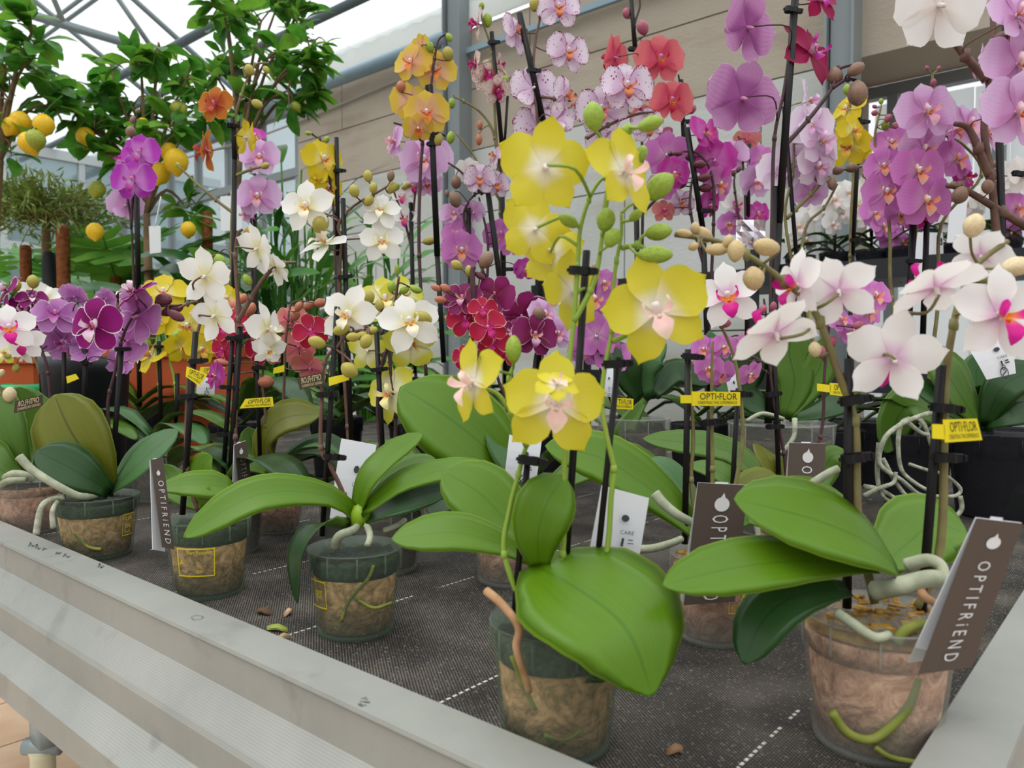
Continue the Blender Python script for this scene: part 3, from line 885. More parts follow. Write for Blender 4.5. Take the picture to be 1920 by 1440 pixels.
def pot(parent, base, r, h, kind, top):
    hi = 0.06 if top is M_MOSS else 0.0
    key = (round(r, 4), round(h, 4), kind)
    if key not in POTC:
        sh, fm = {'g': (SH_G, FILL_A), 'c': (SH_C, FILL_R), 'd': (SH_D, FILL_K), 'n': (SH_C, FILL_B)}[kind]
        m = MB().lathe(pot_profile(r, h), (0, 0, 0), 36)
        for k in range(10):       # moulded ribs on the rim band
            a = 2 * math.pi * k / 10
            m.box((r * 0.972 * math.cos(a), r * 0.972 * math.sin(a), h * 0.87), (0.0015, 0.0015, h * 0.22))
        f = MB().lathe([(0.0, 0.008), (r * 0.745, 0.006), (r * 0.86, h * 0.70)], (0, 0, 0), 28, jitter=0.012)
        if kind == 'g': f.lathe([(r * 0.86, h * 0.70), (r * 0.885, h * 0.78), (r * 0.915, h * 0.86), (r * 0.90, h * 0.90)], (0, 0, 0), 28, jitter=0.012, mi=1)
        else: f.lathe([(r * 0.86, h * 0.70), (r * 0.91, h * 0.82), (r * 0.90, h * 0.86)], (0, 0, 0), 28, mi=0)
        POTC[key] = (m.mesh('pot', [sh]), f.mesh('pot_filling', [fm, M_ALGAE]))
    p = link('pot', POTC[key][0], parent, base - world_loc(parent))
    link('pot_filling', POTC[key][1], p)
    # lumpy top dressing
    m = MB()
    nr, na = 5, 20
    vs = [(0, 0, h * 0.86)]; fs = []
    for i in range(1, nr + 1):
        for k in range(na):
            a = 2 * math.pi * k / na
            q = r * 0.9 * i / nr
            vs.append((q * math.cos(a), q * math.sin(a), h * (0.87 + hi * (1.2 - i / nr) + random.uniform(-0.05, 0.08) * (i < nr))))
    fs += [(0, 1 + k, 1 + (k + 1) % na) for k in range(na)]
    for i in range(nr - 1):
        for k in range(na):
            a0 = 1 + i * na
            fs.append((a0 + k, a0 + na + k, a0 + na + (k + 1) % na, a0 + (k + 1) % na))
    m.add(vs, fs)
    for k in range(int((26 if r < 0.06 else 14) * (3 if hi else 1))):
        a = random.uniform(0, 6.28); q = r * 0.8 * math.sqrt(random.random())
        R = Matrix.Rotation(random.uniform(0, 3), 3, 'Z') @ Matrix.Rotation(random.uniform(-0.6, 0.6), 3, 'X')
        m.box((q * math.cos(a), q * math.sin(a), h * (0.92 + hi * random.uniform(0.3, 1))), (random.uniform(0.004, 0.014), random.uniform(0.003, 0.008), 0.004), R)
    link('growing_mix', m.mesh('growing_mix', [top], smooth=False), p)
    return p

# ------------------------------------------------------------------ lettering
TXT = {}
def text_geo(s):
    if s not in TXT:
        cu = bpy.data.curves.new('lettering', 'FONT')
        cu.body = s; cu.size = 1.0; cu.resolution_u = 2
        ob = bpy.data.objects.new('lettering', cu)
        me = ob.to_mesh()
        v = [tuple(x.co) for x in me.vertices]
        f = [tuple(p.vertices) for p in me.polygons]
        ob.to_mesh_clear()
        bpy.data.objects.remove(ob)
        x0 = min(p[0] for p in v); x1 = max(p[0] for p in v)
        y0 = min(p[1] for p in v); y1 = max(p[1] for p in v)
        TXT[s] = ([((p[0] - x0) / (x1 - x0), (p[1] - y0) / (y1 - y0)) for p in v], f)
    return TXT[s]
class Sheet:
    """a thin card given by its four corners (top left, top right, bottom right, bottom left)"""
    def __init__(s, q, bulge=0.0):
        s.q = q; s.bulge = bulge
        s.n = (q[1] - q[0]).cross(q[3] - q[0]).normalized()
        if s.n.dot(CAM - q[0]) < 0: s.n = -s.n
    def at(s, a, b, off=0.0):
        q = s.q
        p = (q[0] * (1 - a) + q[1] * a) * (1 - b) + (q[3] * (1 - a) + q[2] * a) * b
        return p + s.n * (off + s.bulge * math.sin(math.pi * b))
    def card(s, m, t=0.0006, nb=6, mi=0):
        vs = []
        for off in (0, -t):
            for j in range(nb + 1):
                for i in (0, 0.5, 1): vs.append(s.at(i, j / nb, off))
        k = 3 * (nb + 1); fs = []
        for j in range(nb):
            for i in range(2):
                a = j * 3 + i
                fs += [(a, a + 1, a + 4, a + 3), (k + a + 3, k + a + 4, k + a + 1, k + a)]
            fs += [(j * 3, j * 3 + 3, k + j * 3 + 3, k + j * 3), (j * 3 + 5, j * 3 + 2, k + j * 3 + 2, k + j * 3 + 5)]
        fs += [(0, k, k + 1, 1), (1, k + 1, k + 2, 2), (k - 3, k - 2, 2 * k - 2, 2 * k - 3), (k - 2, k - 1, 2 * k - 1, 2 * k - 2)]
        return m.add(vs, fs, mi=mi)
    def text(s, m, txt, a0, a1, b0, b1, vertical=False, mirror=False, off=0.0006):
        v, f = text_geo(txt)
        vs = []
        for x, y in v:
            if mirror: x = 1 - x
            if vertical: a, b = a0 + y * (a1 - a0), b0 + x * (b1 - b0)
            else: a, b = a0 + x * (a1 - a0), b1 + y * (b0 - b1)
            vs.append(s.at(a, b, off))
        return m.add(vs, f)
    def poly(s, m, pts, off=0.0006):
        return m.add([s.at(a, b, off) for a, b in pts], [tuple(range(len(pts)))])
    def line(s, m, pts, w=0.02, off=0.0006, asp=1.0):
        for (a, b), (c, d) in zip(pts, pts[1:]):
            dx, dy = c - a, (d - b) * asp
            L = math.hypot(dx, dy) or 1
            nx, ny = -dy / L * w / 2, dx / L * w / 2 / asp
            s.poly(m, [(a + nx, b + ny), (c + nx, d + ny), (c - nx, d - ny), (a - nx, b - ny)], off)
M_TAGB = plain('tag_brown', '#52463e', 0.4, 0.4)
M_TAGW = plain('tag_white', '#dcdde0', 0.45, 0.4)
M_TAGK = plain('tag_ink', '#3a3a3c', 0.6)
M_LET = plain('tag_lettering', '#d6d4d2', 0.5)
M_YEL = plain('strip_yellow', '#dcc814', 0.4, 0.4)
M_INK = plain('strip_ink', '#2b2513', 0.6)
M_STB = plain('strip_back', '#3a2f1e', 0.5)
M_GOLD = plain('strip_gold', '#c9b98a', 0.5)
def circ(a, b, ra, rb, n=14, x0=0.0):
    return [(a + ra * math.cos(x0 + 2 * math.pi * i / n), b + rb * math.sin(x0 + 2 * math.pi * i / n)) for i in range(n)]
def friend_tag(q, d, label, logo=(0.52, 0.14), txt=(0.37, 0.63, 0.26, 0.93), s='O P T I F R i E N D', back=True, bulge=0.0, col=None):
    if not hasattr(d, '__len__'): d = (d,) * 4
    pts = [P(x, y, dd) for (x, y), dd in zip(q, d)]
    sh = Sheet(pts, bulge)
    t = empty('plant_tag', pts[3])
    tag(t, label, 'plant tag', 'folded care tags')
    sh.card(MB()).build('front_flap', col or M_TAGB, t, smooth=False)
    if back:                      # white back flap, folded over the top edge
        o = -sh.n * 0.006
        b = Sheet([pts[0] + o * 0.2, pts[1] + o * 0.2, pts[2] + o * 2.2, pts[3] + o * 2.2])
        b.card(MB()).build('back_flap', M_TAGW, t, smooth=False)
    w = (pts[1] - pts[0]).length; h = (pts[3] - pts[0]).length
    m = MB()
    r = 0.15; rb = r * w / h
    sh.poly(m, circ(logo[0], logo[1], r, rb))
    sh.poly(m, [(logo[0] - 0.04, logo[1] - rb * 0.9), (logo[0] + 0.02, logo[1] - rb * 1.6), (logo[0] + 0.06, logo[1] - rb * 0.8)], 0.0007)
    m.build('logo', M_LET, t, smooth=False)
    m = MB()
    sh.text(m, s, *txt, vertical=True)
    m.build('lettering', M_LET, t, smooth=False)
    m = MB()
    tb = Sheet([sh.at(0.36, -0.012, -0.003), sh.at(0.62, -0.012, -0.003), sh.at(0.62, 0.02, -0.003), sh.at(0.36, 0.02, -0.003)])
    tb.card(m)
    m.build('hanger_tab', M_TAGW, t, smooth=False)
    return t
def care_tag(q, d, label, icons=True, txt='CARE', part=1.0):
    if not hasattr(d, '__len__'): d = (d,) * 4
    pts = [P(x, y, dd) for (x, y), dd in zip(q, d)]
    sh = Sheet(pts, 0.002)
    t = empty('care_label', pts[3])
    tag(t, label, 'care label', 'white care labels')
    sh.card(MB()).build('card', M_TAGW, t, smooth=False)
    if icons:
        m = MB()
        sh = Sheet([sh.at(0, 0, 0.0012), sh.at(1, 0, 0.0012), sh.at(1, part, 0.0022), sh.at(0, part, 0.0022)], 0.002)
        asp = (pts[3] - pts[0]).length / (pts[1] - pts[0]).length
        if txt: sh.text(m, txt, 0.52, 0.80, 0.53, 0.585)
        sh.line(m, circ(0.62, 0.80, 0.05, 0.05 / asp) + [(0.67, 0.80)], 0.02, asp=asp)
        sh.line(m, [(0.60, 0.64), (0.60, 0.76)], 0.05, asp=asp)
        sh.line(m, [(0.70, 0.66), (0.80, 0.66)], 0.03, asp=asp); sh.line(m, [(0.70, 0.71), (0.82, 0.71)], 0.03, asp=asp)
        sh.line(m, circ(0.60, 0.93, 0.12, 0.12 / asp) + [(0.72, 0.93)], 0.03, asp=asp)
        sh.line(m, [(0.52, 0.98), (0.68, 0.88)], 0.03, asp=asp)
        sh.poly(m, circ(0.58, 0.36, 0.08, 0.05))
        m.build('print', M_TAGK, t, smooth=False)
    return t
def flor_strip(parent, q, d, strap=None, mirror=False, blank=False, s='OPTI•FLOR'):
    if not hasattr(d, '__len__'): d = (d,) * 4
    pts = [P(x, y, dd) for (x, y), dd in zip(q, d)]
    sh = Sheet(pts)
    m = MB(); sh.card(m, 0.0005, 2)
    if strap:
        b = Sheet([P(x, y, d[0]) for x, y in strap]); b.card(m, 0.0005, 2)
    o = m.build('label_strip', M_STB if mirror else M_YEL, parent, smooth=False)
    if not blank:
        m = MB()
        aspw = (pts[1] - pts[0]).length / (pts[3] - pts[0]).length
        L, R_ = s.split('•')
        f = len(L) / 8.6 if L else 0
        a0, a1 = 0.12, 0.93
        am = a1 - 0.36
        for w, x0, x1 in ((L, am - 0.09 - 0.36 * len(L) / 4.6, am - 0.07), (R_, am, a1)):
            if not w: continue
            if mirror: x0, x1 = 1.05 - x1, 1.05 - x0
            sh.text(m, w, x0, x1, 0.10, 0.56, mirror=mirror)
        xd = 1.05 - (am - 0.035) if mirror else am - 0.035
        sh.poly(m, circ(xd, 0.34, 0.018, 0.018 * aspw, 10))
        sh.text(m, 'CREATING THE DIFFERENCE', 0.12, 0.93, 0.66, 0.86, mirror=mirror)
        q_ = m.build('lettering', M_GOLD if mirror else M_INK, None, smooth=False)
        q_.parent = o
        q_.data.transform(Matrix.Translation(-world_loc(o)))
    return o
def wrap_print(parent, base, r, h, a0, a1, z0, z1, words, frame=True):
    """flat print on the pot's wall between two angles (seen from the camera) and two heights"""
    rb = r * 0.80
    to = (CAM - base); az = math.atan2(to.y, to.x)
    def at(u, v, off=0.0006):
        a = az + math.radians(a0 + (a1 - a0) * u)
        z = h * (z0 + (z1 - z0) * v)
        rr = rb + (r * 0.925 - rb) * min(1, z / (h * 0.74)) + off
        return base + Vector((rr * math.cos(a), rr * math.sin(a), z))
    m = MB()
    if frame:
        for (u0, u1, v0, v1) in ((0, 1, 0, 0.045), (0, 1, 0.955, 1), (0, 0.03, 0, 1), (0.97, 1, 0, 1)):
            n = 10
            vs = []
            for i in range(n + 1):
                u = u0 + (u1 - u0) * i / n
                vs += [at(u, v0), at(u, v1)]
            m.add(vs, [(2 * i, 2 * i + 2, 2 * i + 3, 2 * i + 1) for i in range(n)])
    for s, u0, u1, v0, v1 in words:
        v, f = text_geo(s)
        m.add([at(u0 + x * (u1 - u0), v0 + y * (v1 - v0)) for x, y in v], f)
    return m.build('print', M_PRINT, parent, smooth=False)

# ------------------------------------------------------------------ a whole potted orchid
def orchid(label, px, D, pr=0.045, ph=0.08, kind='g', top=None, z=BENCH, leaves=(), auto=0, auto_L=0.16, auto_w=0.06, auto_mats=None, a0=0.3,
           stakes=(), clips=(), stems=(), stem_mat=None, var='pink', flowers=(), budmat=None, buds=(), roots=(), sr=None, pot_on=True, group='potted orchids', cat='orchid', name='potted_orchid', clipk=0.0032):
    base = on_bench(px, D, z)
    t = empty(name, base)
    tag(t, label, cat, group)
    pot(t, base, pr, ph, kind, top or (M_BARK if kind != 'c' else M_MOSS))
    for L in leaves:
        leaf_px(t, D, *L) if not isinstance(L, dict) else leaf_px(t, D, **L)
    if auto:
        auto_leaves(t, base + Vector((0, 0, ph * 0.92)), auto, auto_L, auto_w, auto_mats or [LEAF, LEAFD, LEAFG], a0)
    for s in stakes:
        r = s[2] if len(s) > 2 else 0.0024
        da = s[3] if len(s) > 3 else 0.0
        a = P(s[0][0], s[0][1], D + da); b = P(s[1][0], s[1][1], D + da * 0.3)
        MB().tube([a, b], r, 8, 1).build('stake', M_STAKE, t)
    stem_mat = stem_mat or M_BROWN
    allp = []
    sms = []
    for st in stems:
        pts = [P(q[0], q[1], D + (q[2] if len(q) > 2 else 0)) for q in st]
        m = MB()
        rr = sr or 0.0023
        rad = [rr * (1.0 - 0.45 * i / max(1, len(pts) - 1)) for i in range(len(pts))]
        m.tube(pts, rad, 8, 5)
        for i in range(1, len(pts) - 1, 2):      # swollen nodes
            m.lathe([(0.0, -rr * 1.6), (rad[i] * 1.25, -rr), (rad[i] * 1.35, 0), (rad[i] * 1.1, rr * 1.4), (0, rr * 1.6)], pts[i], 8)
        dense, _ = spline(pts, [0] * len(pts), 6) if len(pts) > 2 else (pts, 0)
        allp.append(dense); sms.append(m)
    def attach(p, back, r):
        best = None
        for si, dn in enumerate(allp):
            for q in dn:
                L = (q - p).length
                if best is None or L < best[0]: best = (L, si, q)
        if best and 0.004 < best[0] < 0.16:
            q = best[2]
            mid = (p * 0.5 + q * 0.5) + back * best[0] * 0.35 + Vector((0, 0, 0.12 * best[0]))
            sms[best[1]].tube([q, mid, p], [r * 1.2, r, r], 6, 4)
    for f in flowers:
        x, y, sz = f[:3]
        n = f[3] if len(f) > 3 else (random.uniform(-0.35, 0.35), random.uniform(-0.15, 0.2), 1)
        roll = f[4] if len(f) > 4 else random.uniform(-12, 12)
        dd = f[5] if len(f) > 5 else random.uniform(-0.03, 0.02)
        v = f[6] if len(f) > 6 else var
        c, R = flower(t, v, x, y, D + dd, sz, n, roll)
        k = sz * D / FPX
        bk = -(R @ Vector((0, 0, 1)))
        attach(c + bk * k * 0.08, bk, 0.0011)
    for b in buds:
        x, y, l, w, a = b[:5]
        dd = b[5] if len(b) > 5 else random.uniform(-0.02, 0.01)
        bm = b[6] if len(b) > 6 else (budmat or BUD_N)
        c, p = bud(t, bm, x, y, D + dd, l, w, a)
        attach(p, (p - c).normalized() * 0.5, 0.0010)
    for m in sms: m.build('flower_spike', stem_mat, t)
    for c in clips:
        clip(t, c[0], c[1], D + (c[2] if len(c) > 2 else -0.003), clipk, c[3] if len(c) > 3 else 0.0)
    for r in roots:
        pts = [P(q[0], q[1], D + q[2]) for q in r[0]]
        rr = r[1] * D / FPX
        MB().tube(pts, [rr * (1 - 0.25 * i / (len(pts) - 1)) for i in range(len(pts))], 8, 5).build('root', r[2] if len(r) > 2 else M_ROOT, t)
    return t, base
# ------------------------------------------------------------------ the front row
Y = 'yellow'
hero, hb = orchid('yellow orchid with pink lips in the small clear pot at the front of the bench', 1043, 0.527, 0.046, 0.086, 'g',
    stem_mat=M_GREEN, var=Y, budmat=BUD_G, sr=0.0021, clipk=0.0031,
    leaves=[([(1000, 1058, 0.0), (1085, 1105, -0.03), (1175, 1180, -0.06), (1224, 1306, -0.07)], 212, (0.3, 0.62, 0.72), LEAFB, None, [(0, 0.24), (0.12, 0.58), (0.3, 0.93), (0.45, 1.0), (0.62, 0.93), (0.78, 0.70), (0.9, 0.40), (0.96, 0.20), (1, 0.0)], 0.10),
            ([(1005, 1105, 0.0), (1035, 1190, -0.015), (1090, 1235, -0.03), (1158, 1264, -0.04)], 78, (-0.35, 0.5, 0.8), LEAFD),
            ([(1012, 1068, 0.0), (1008, 1005, -0.01), (1025, 945, -0.01), (1058, 892, 0.0)], 112, (-0.1, 0.15, 1), LEAFB),
            ([(1000, 1052, 0.02), (940, 1020, 0.02), (850, 998, 0.02), (734, 1010, 0.02)], 66, (0, 0.72, 0.68), LEAFB),
            ([(1005, 1045, 0.05), (960, 990, 0.06), (900, 925, 0.07), (830, 884, 0.08)], 128, (0.3, 0.55, 0.8), LEAFB)],
    stakes=[((990, 855), (962, 1180), 0.0022), ((1100, 470), (1055, 1150), 0.0026, 0.01), ((1160, 670), (1110, 1150), 0.0022, 0.01)],
    clips=[(983, 862, -0.006), (1078, 507, 0.0), (1143, 683, 0.0)],
    stems=[[(985, 1150), (946, 1040), (955, 960), (972, 890), (988, 835), (1010, 818), (1040, 790)],
           [(988, 838), (958, 775), (932, 738), (900, 728)],
           [(952, 765), (955, 712), (962, 688)],
           [(1030, 1150), (1055, 1040), (1058, 880), (1066, 700), (1076, 600), (1083, 500), (1088, 430), (1104, 375), (1120, 345), (1135, 330)],
           [(1076, 603), (1107, 545), (1122, 495), (1130, 440), (1142, 415)],
           [(1090, 1150), (1135, 1048), (1146, 930), (1151, 880), (1138, 820), (1128, 755), (1134, 690), (1147, 620), (1150, 540), (1156, 490), (1165, 440), (1165, 400)],
           [(1148, 640), (1180, 626), (1212, 604)],
           [(1165, 465), (1195, 460), (1215, 470)],
           [(1130, 420), (1150, 300), (1165, 255), (1205, 235)]],
    flowers=[(1022, 312, 186, (-0.15, 0.15, -1), 4, -0.03), (1168, 322, 178, (0.62, 0.18, 0.8), -6, -0.03), (1003, 430, 150, (-0.4, -0.1, -1), 20, 0.03),
             (1075, 548, 165, (-0.75, 0.0, -0.7), 60, 0.02), (1230, 582, 212, (-0.12, 0.05, 1), 18, -0.02), (1040, 755, 205, (0.12, 0.1, 1), -6, -0.05),
             (888, 716, 172, (-0.85, 0.1, 0.55), 14, -0.03), (1042, 722, 92, (0.1, 0.75, 0.65), 40, -0.075), (1035, 475, 130, (0.3, -0.2, -1), 150, 0.035)],
    buds=[(1113, 218, 58, 44, 95, -0.04), (1220, 232, 52, 32, 20, -0.03), (1176, 245, 30, 24, 60, -0.02), (1235, 435, 54, 36, 10), (1228, 478, 68, 38, 0), (1066, 414, 42, 26, 150),
          (1136, 412, 46, 40, 80), (1148, 446, 40, 34, 60), (1192, 404, 30, 22, 40), (1236, 350, 66, 50, 40, 0.0), (914, 676, 42, 36, 120, -0.03), (963, 655, 54, 34, 90, -0.03), (1200, 290, 40, 30, 60)],
    roots=[([(912, 1108, -0.03), (940, 1132, -0.04), (972, 1175, -0.052), (968, 1215, -0.055), (984, 1268, -0.052), (992, 1296, -0.045)], 8, M_ROOTB)])
for q in ([(960, 1230), (985, 1290), (1005, 1330)], [(1075, 1260), (1078, 1300), (1072, 1340)], [(1090, 1370), (1060, 1385), (1020, 1378)]):
    MB().tube([P(x, y, 0.4925) for x, y in q], 0.0018, 8).build('root', M_ROOTG, hero)

wr, wb = orchid('white orchid with magenta lips in the mossy clear pot at the right front corner', 1640, 0.53, 0.0505, 0.089, 'c', top=M_MOSS,
    stem_mat=M_OLIVE, var='white_pink', budmat=BUD_B, sr=0.0032, clipk=0.0034,
    leaves=[([(1690, 1085, 0.0), (1640, 1025, -0.02), (1530, 975, -0.03), (1376, 936, -0.03)], 112, (0.1, 0.8, 0.62), LEAFB, None, PHAL, 0.12),
            ([(1640, 1060, -0.02), (1490, 1052, -0.04), (1360, 1068, -0.05), (1242, 1098, -0.06)], 78, (0, 0.7, 0.72), LEAFB),
            ([(1590, 1105, -0.02), (1490, 1118, -0.035), (1430, 1165, -0.04), (1394, 1245, -0.045)], 66, (-0.45, 0.6, 0.7), LEAFD),
            ([(1650, 1065, 0.03), (1700, 1020, 0.05), (1750, 985, 0.06), (1815, 1000, 0.06)], 120, (0, 0.75, 0.66), LEAFB),
            ([(1640, 1060, 0.05), (1590, 1000, 0.08), (1480, 965, 0.10), (1400, 975, 0.12)], 70, (0, 0.75, 0.66), LEAF)],
    stakes=[((1592, 672), (1588, 1140), 0.0032), ((1765, 685), (1728, 1150), 0.0032)],
    clips=[(1588, 752, -0.008), (1590, 860, -0.008), (1758, 764, -0.008), (1762, 858, -0.008)],
    stems=[[(1640, 1130), (1612, 1000), (1606, 900), (1602, 790), (1568, 690), (1538, 605), (1511, 563), (1471, 528), (1434, 500), (1400, 478), (1345, 452), (1265, 440)],
           [(1602, 745), (1628, 680), (1665, 606), (1690, 585)],
           [(1720, 1140), (1756, 1060), (1768, 960), (1770, 820), (1774, 700), (1788, 610), (1800, 560), (1822, 510), (1848, 482), (1890, 452)],
           [(1815, 520), (1860, 525), (1895, 510)]],
    flowers=[(1455, 625, 178, (-0.25, 0.72, -0.62), 10, -0.03), (1572, 545, 148, (0.25, 0.55, -0.75), -15, -0.01), (1497, 535, 140, (-0.93, 0.1, 0.25), 5, 0.0),
             (1675, 672, 182, (0.2, 0.15, -1), 10, -0.02), (1755, 540, 182, (-0.12, 0.86, -0.45), -10, -0.03), (1872, 588, 190, (0.15, 0.05, 1), -5, -0.04), (1840, 480, 120, (0.5, 0.6, -0.6), 30, 0.01)],
    buds=[(1437, 463, 50, 38, 170, -0.02), (1380, 470, 44, 36, 80, -0.02), (1413, 522, 46, 44, 100, -0.02), (1318, 440, 42, 30, 150), (1345, 468, 46, 26, 0), (1303, 428, 24, 20, 90), (1365, 452, 26, 20, 60), (1283, 437, 30, 17, 170), (1300, 462, 22, 18, 200),
          (1826, 423, 46, 42, 80, -0.02, BUD_C), (1905, 500, 62, 42, 10, -0.03, BUD_C), (1528, 655, 30, 26, 100, 0.0, BUD_C)],
    roots=[([(1640, 1108, -0.02), (1690, 1098, -0.035), (1740, 1085, -0.04), (1765, 1085, -0.04)], 18, M_ROOT),
           ([(1700, 1060, 0.0), (1740, 1050, -0.01), (1765, 1062, -0.015), (1770, 1090, -0.02)], 13, M_ROOT),
           ([(1570, 1150, -0.035), (1600, 1170, -0.045), (1640, 1195, -0.05), (1668, 1190, -0.048)], 10, M_ROOT),
           ([(1680, 1205, -0.045), (1700, 1180, -0.045), (1735, 1170, -0.04), (1760, 1180, -0.035)], 10, M_ROOTG),
           ([(1725, 1105, -0.04), (1735, 1120, -0.045), (1762, 1135, -0.045)], 9, M_ROOTB)])
for q, r in (([(1560, 1335), (1590, 1375), (1640, 1385), (1700, 1330), (1720, 1270)], 0.005), ([(1640, 1400), (1670, 1420), (1720, 1430)], 0.003)):
    MB().tube([P(x, y, 0.487) for x, y in q], r * 0.6, 8).build('root', M_ROOTG, wr)
flor_strip(wr, [(1768, 787), (1832, 785), (1842, 825), (1772, 830)], 0.506, [(1748, 795), (1772, 796), (1772, 824), (1748, 822)])
friend_tag([(1832, 972), (1918, 982), (1822, 1252), (1722, 1264)], (0.452, 0.452, 0.468, 0.468), 'brown care tag with white lettering leaning out of the right front pot', bulge=0.0)

p3, b3 = orchid('white orchid with a magenta lip behind a brown tag, right of the yellow one', 1340, 0.727, 0.0425, 0.079, 'c', top=M_MOSS,
    stem_mat=M_OLIVE, var='white_pink', budmat=BUD_R, sr=0.0024,
    leaves=[([(1320, 1010, 0.0), (1230, 925, 0.0), (1130, 860, 0.0), (1022, 836, 0.0)], 96, (0.1, 0.6, 0.8), LEAFB),
            ([(1335, 1005, 0.02), (1380, 930, 0.04), (1425, 895, 0.05), (1462, 898, 0.06)], 46, (0, 0.6, 0.8), LEAFO),
            ([(1345, 1000, 0.0), (1440, 945, -0.02), (1530, 925, 0.0), (1590, 935, 0.02)], 60, (0, 0.8, 0.6), LEAF),
            ([(1330, 1010, 0.03), (1270, 900, 0.06), (1240, 870, 0.07), (1212, 862, 0.08)], 50, (0, 0.7, 0.7), LEAFG)],
    stakes=[((1290, 655), (1284, 1020), 0.003), ((1384, 728), (1368, 1010), 0.0025, 0.01), ((1330, 770), (1326, 1000), 0.0026, 0.02)],
    clips=[(1288, 668), (1378, 738), (1322, 793)],
    stems=[[(1310, 1010), (1296, 900), (1300, 820), (1293, 700), (1292, 665)], [(1370, 1010), (1376, 930), (1392, 830), (1388, 740), (1375, 665), (1352, 610), (1345, 590)],
           [(1335, 1000), (1336, 880), (1334, 760), (1336, 640)]],
    flowers=[(1365, 556, 134, (-0.3, 0.05, 1), 12, -0.02)],
    buds=[(1358, 606, 26, 20, 0)],
    roots=[([(1228, 925, -0.02), (1245, 945, -0.025), (1270, 965, -0.03), (1298, 980, -0.03)], 10), ([(1196, 1030, -0.03), (1225, 1028, -0.035), (1260, 1018, -0.04), (1278, 1010, -0.035)], 8), ([(1405, 955, -0.02), (1420, 990, -0.03), (1422, 1030, -0.04)], 6), ([(1430, 960, 0.0), (1480, 935, -0.005), (1545, 892, -0.01), (1572, 878, -0.01)], 9)])
flor_strip(p3, [(1297, 734), (1388, 735), (1388, 761), (1297, 761)], 0.715, [(1276, 741), (1298, 741), (1298, 756), (1276, 756)])
friend_tag([(1309, 905), (1403, 910), (1378, 1128), (1282, 1135)], 0.672, 'brown care tag right of the yellow orchid with a long leaf across its lower half', logo=(0.52, 0.17), txt=(0.36, 0.68, 0.26, 0.97))
care_tag([(1128, 910), (1217, 934), (1186, 1110), (1088, 1118)], 0.572, 'white care card with small symbols standing behind the yellow orchid stems', part=0.68)
wrap_print(p3, b3, 0.0425, 0.079, 18, 62, 0.42, 0.72, [('EU PASSPORT', 0.1, 0.9, 0.1, 0.35), ('A', 0.4, 0.6, 0.5, 0.9)])

p4, b4 = orchid('small orchid with long strap leaves in the clear mossy pot left of the yellow one', 667, 0.744, 0.0455, 0.081, 'g',
    stem_mat=M_BROWN, var='white', budmat=BUD_Y, sr=0.0024,
    leaves=[([(672, 968, 0.0), (610, 928, -0.02), (480, 928, -0.045), (343, 1008, -0.06)], 62, (0, 0.55, 0.8), LEAFB),
            ([(660, 985, 0.0), (598, 982, -0.03), (556, 1035, -0.04), (556, 1132, -0.035)], 34, (-0.7, 0.35, 0.6), LEAFD),
            ([(668, 965, 0.0), (688, 900, -0.01), (735, 850, 0.0), (792, 813, 0.01)], 48, (-0.45, 0.4, 0.75), LEAFB, None, STRAP),
            ([(676, 962, -0.01), (750, 905, -0.01), (830, 882, 0.0), (917, 871, 0.0)], 42, (0, 0.7, 0.7), LEAFB, None, STRAP),
            ([(680, 972, 0.0), (740, 945, -0.01), (800, 925, 0.0), (854, 914, 0.0)], 50, (0, 0.8, 0.6), LEAFD, None, STRAP),
            ([(678, 965, 0.02), (735, 895, 0.04), (785, 866, 0.05), (818, 862, 0.05)], 40, (0, 0.6, 0.8), LEAF)],
    stakes=[((632, 575), (604, 1005), 0.0026)], clips=[(603, 740), (617, 856)],
    stems=[[(660, 1000), (645, 930), (618, 872), (602, 840), (603, 760), (608, 680), (632, 650), (653, 627), (683, 617), (692, 605)]],
    flowers=[(655, 590, 118, (-0.25, 0.05, 1), -14, 0.0)],
    buds=[(640, 618, 34, 24, 200), (686, 640, 30, 26, 250), (678, 630, 24, 20, 200), (662, 632, 26, 20, 180), (686, 598, 26, 22, 80), (655, 694, 36, 32, 140), (594, 642, 34, 26, 160), (697, 620, 24, 18, 20)],
    roots=[([(628, 1025, -0.03), (636, 1005, -0.04), (660, 995, -0.03), (672, 985, 0.0)], 9), ([(688, 985, -0.01), (694, 1005, -0.03), (688, 1024, -0.04)], 7), ([(720, 995, -0.01), (745, 985, -0.01), (760, 975, 0.0)], 6)])
flor_strip(p4, [(557, 708), (608, 697), (608, 722), (562, 731)], 0.738, mirror=True)
flor_strip(p4, [(616, 708), (653, 700), (655, 712), (617, 724)], 0.735, blank=True)
MB().lathe([(0.0, -0.008), (0.009, -0.006), (0.010, 0.006), (0.006, 0.014), (0, 0.016)], P(676, 975, 0.742), 12).build('crown', LEAFB, p4)
wrap_print(p4, b4, 0.0455, 0.081, -72, -40, 0.38, 0.70, [('PASSPORT', 0.3, 0.8, 0.35, 0.65)])
for q in ([(640, 1165), (655, 1125), (690, 1085), (700, 1060)], [(665, 1120), (700, 1140), (735, 1130)]):
    MB().tube([P(x, y, 0.7055) for x, y in q], 0.0016, 8).build('root', M_ROOTG, p4)

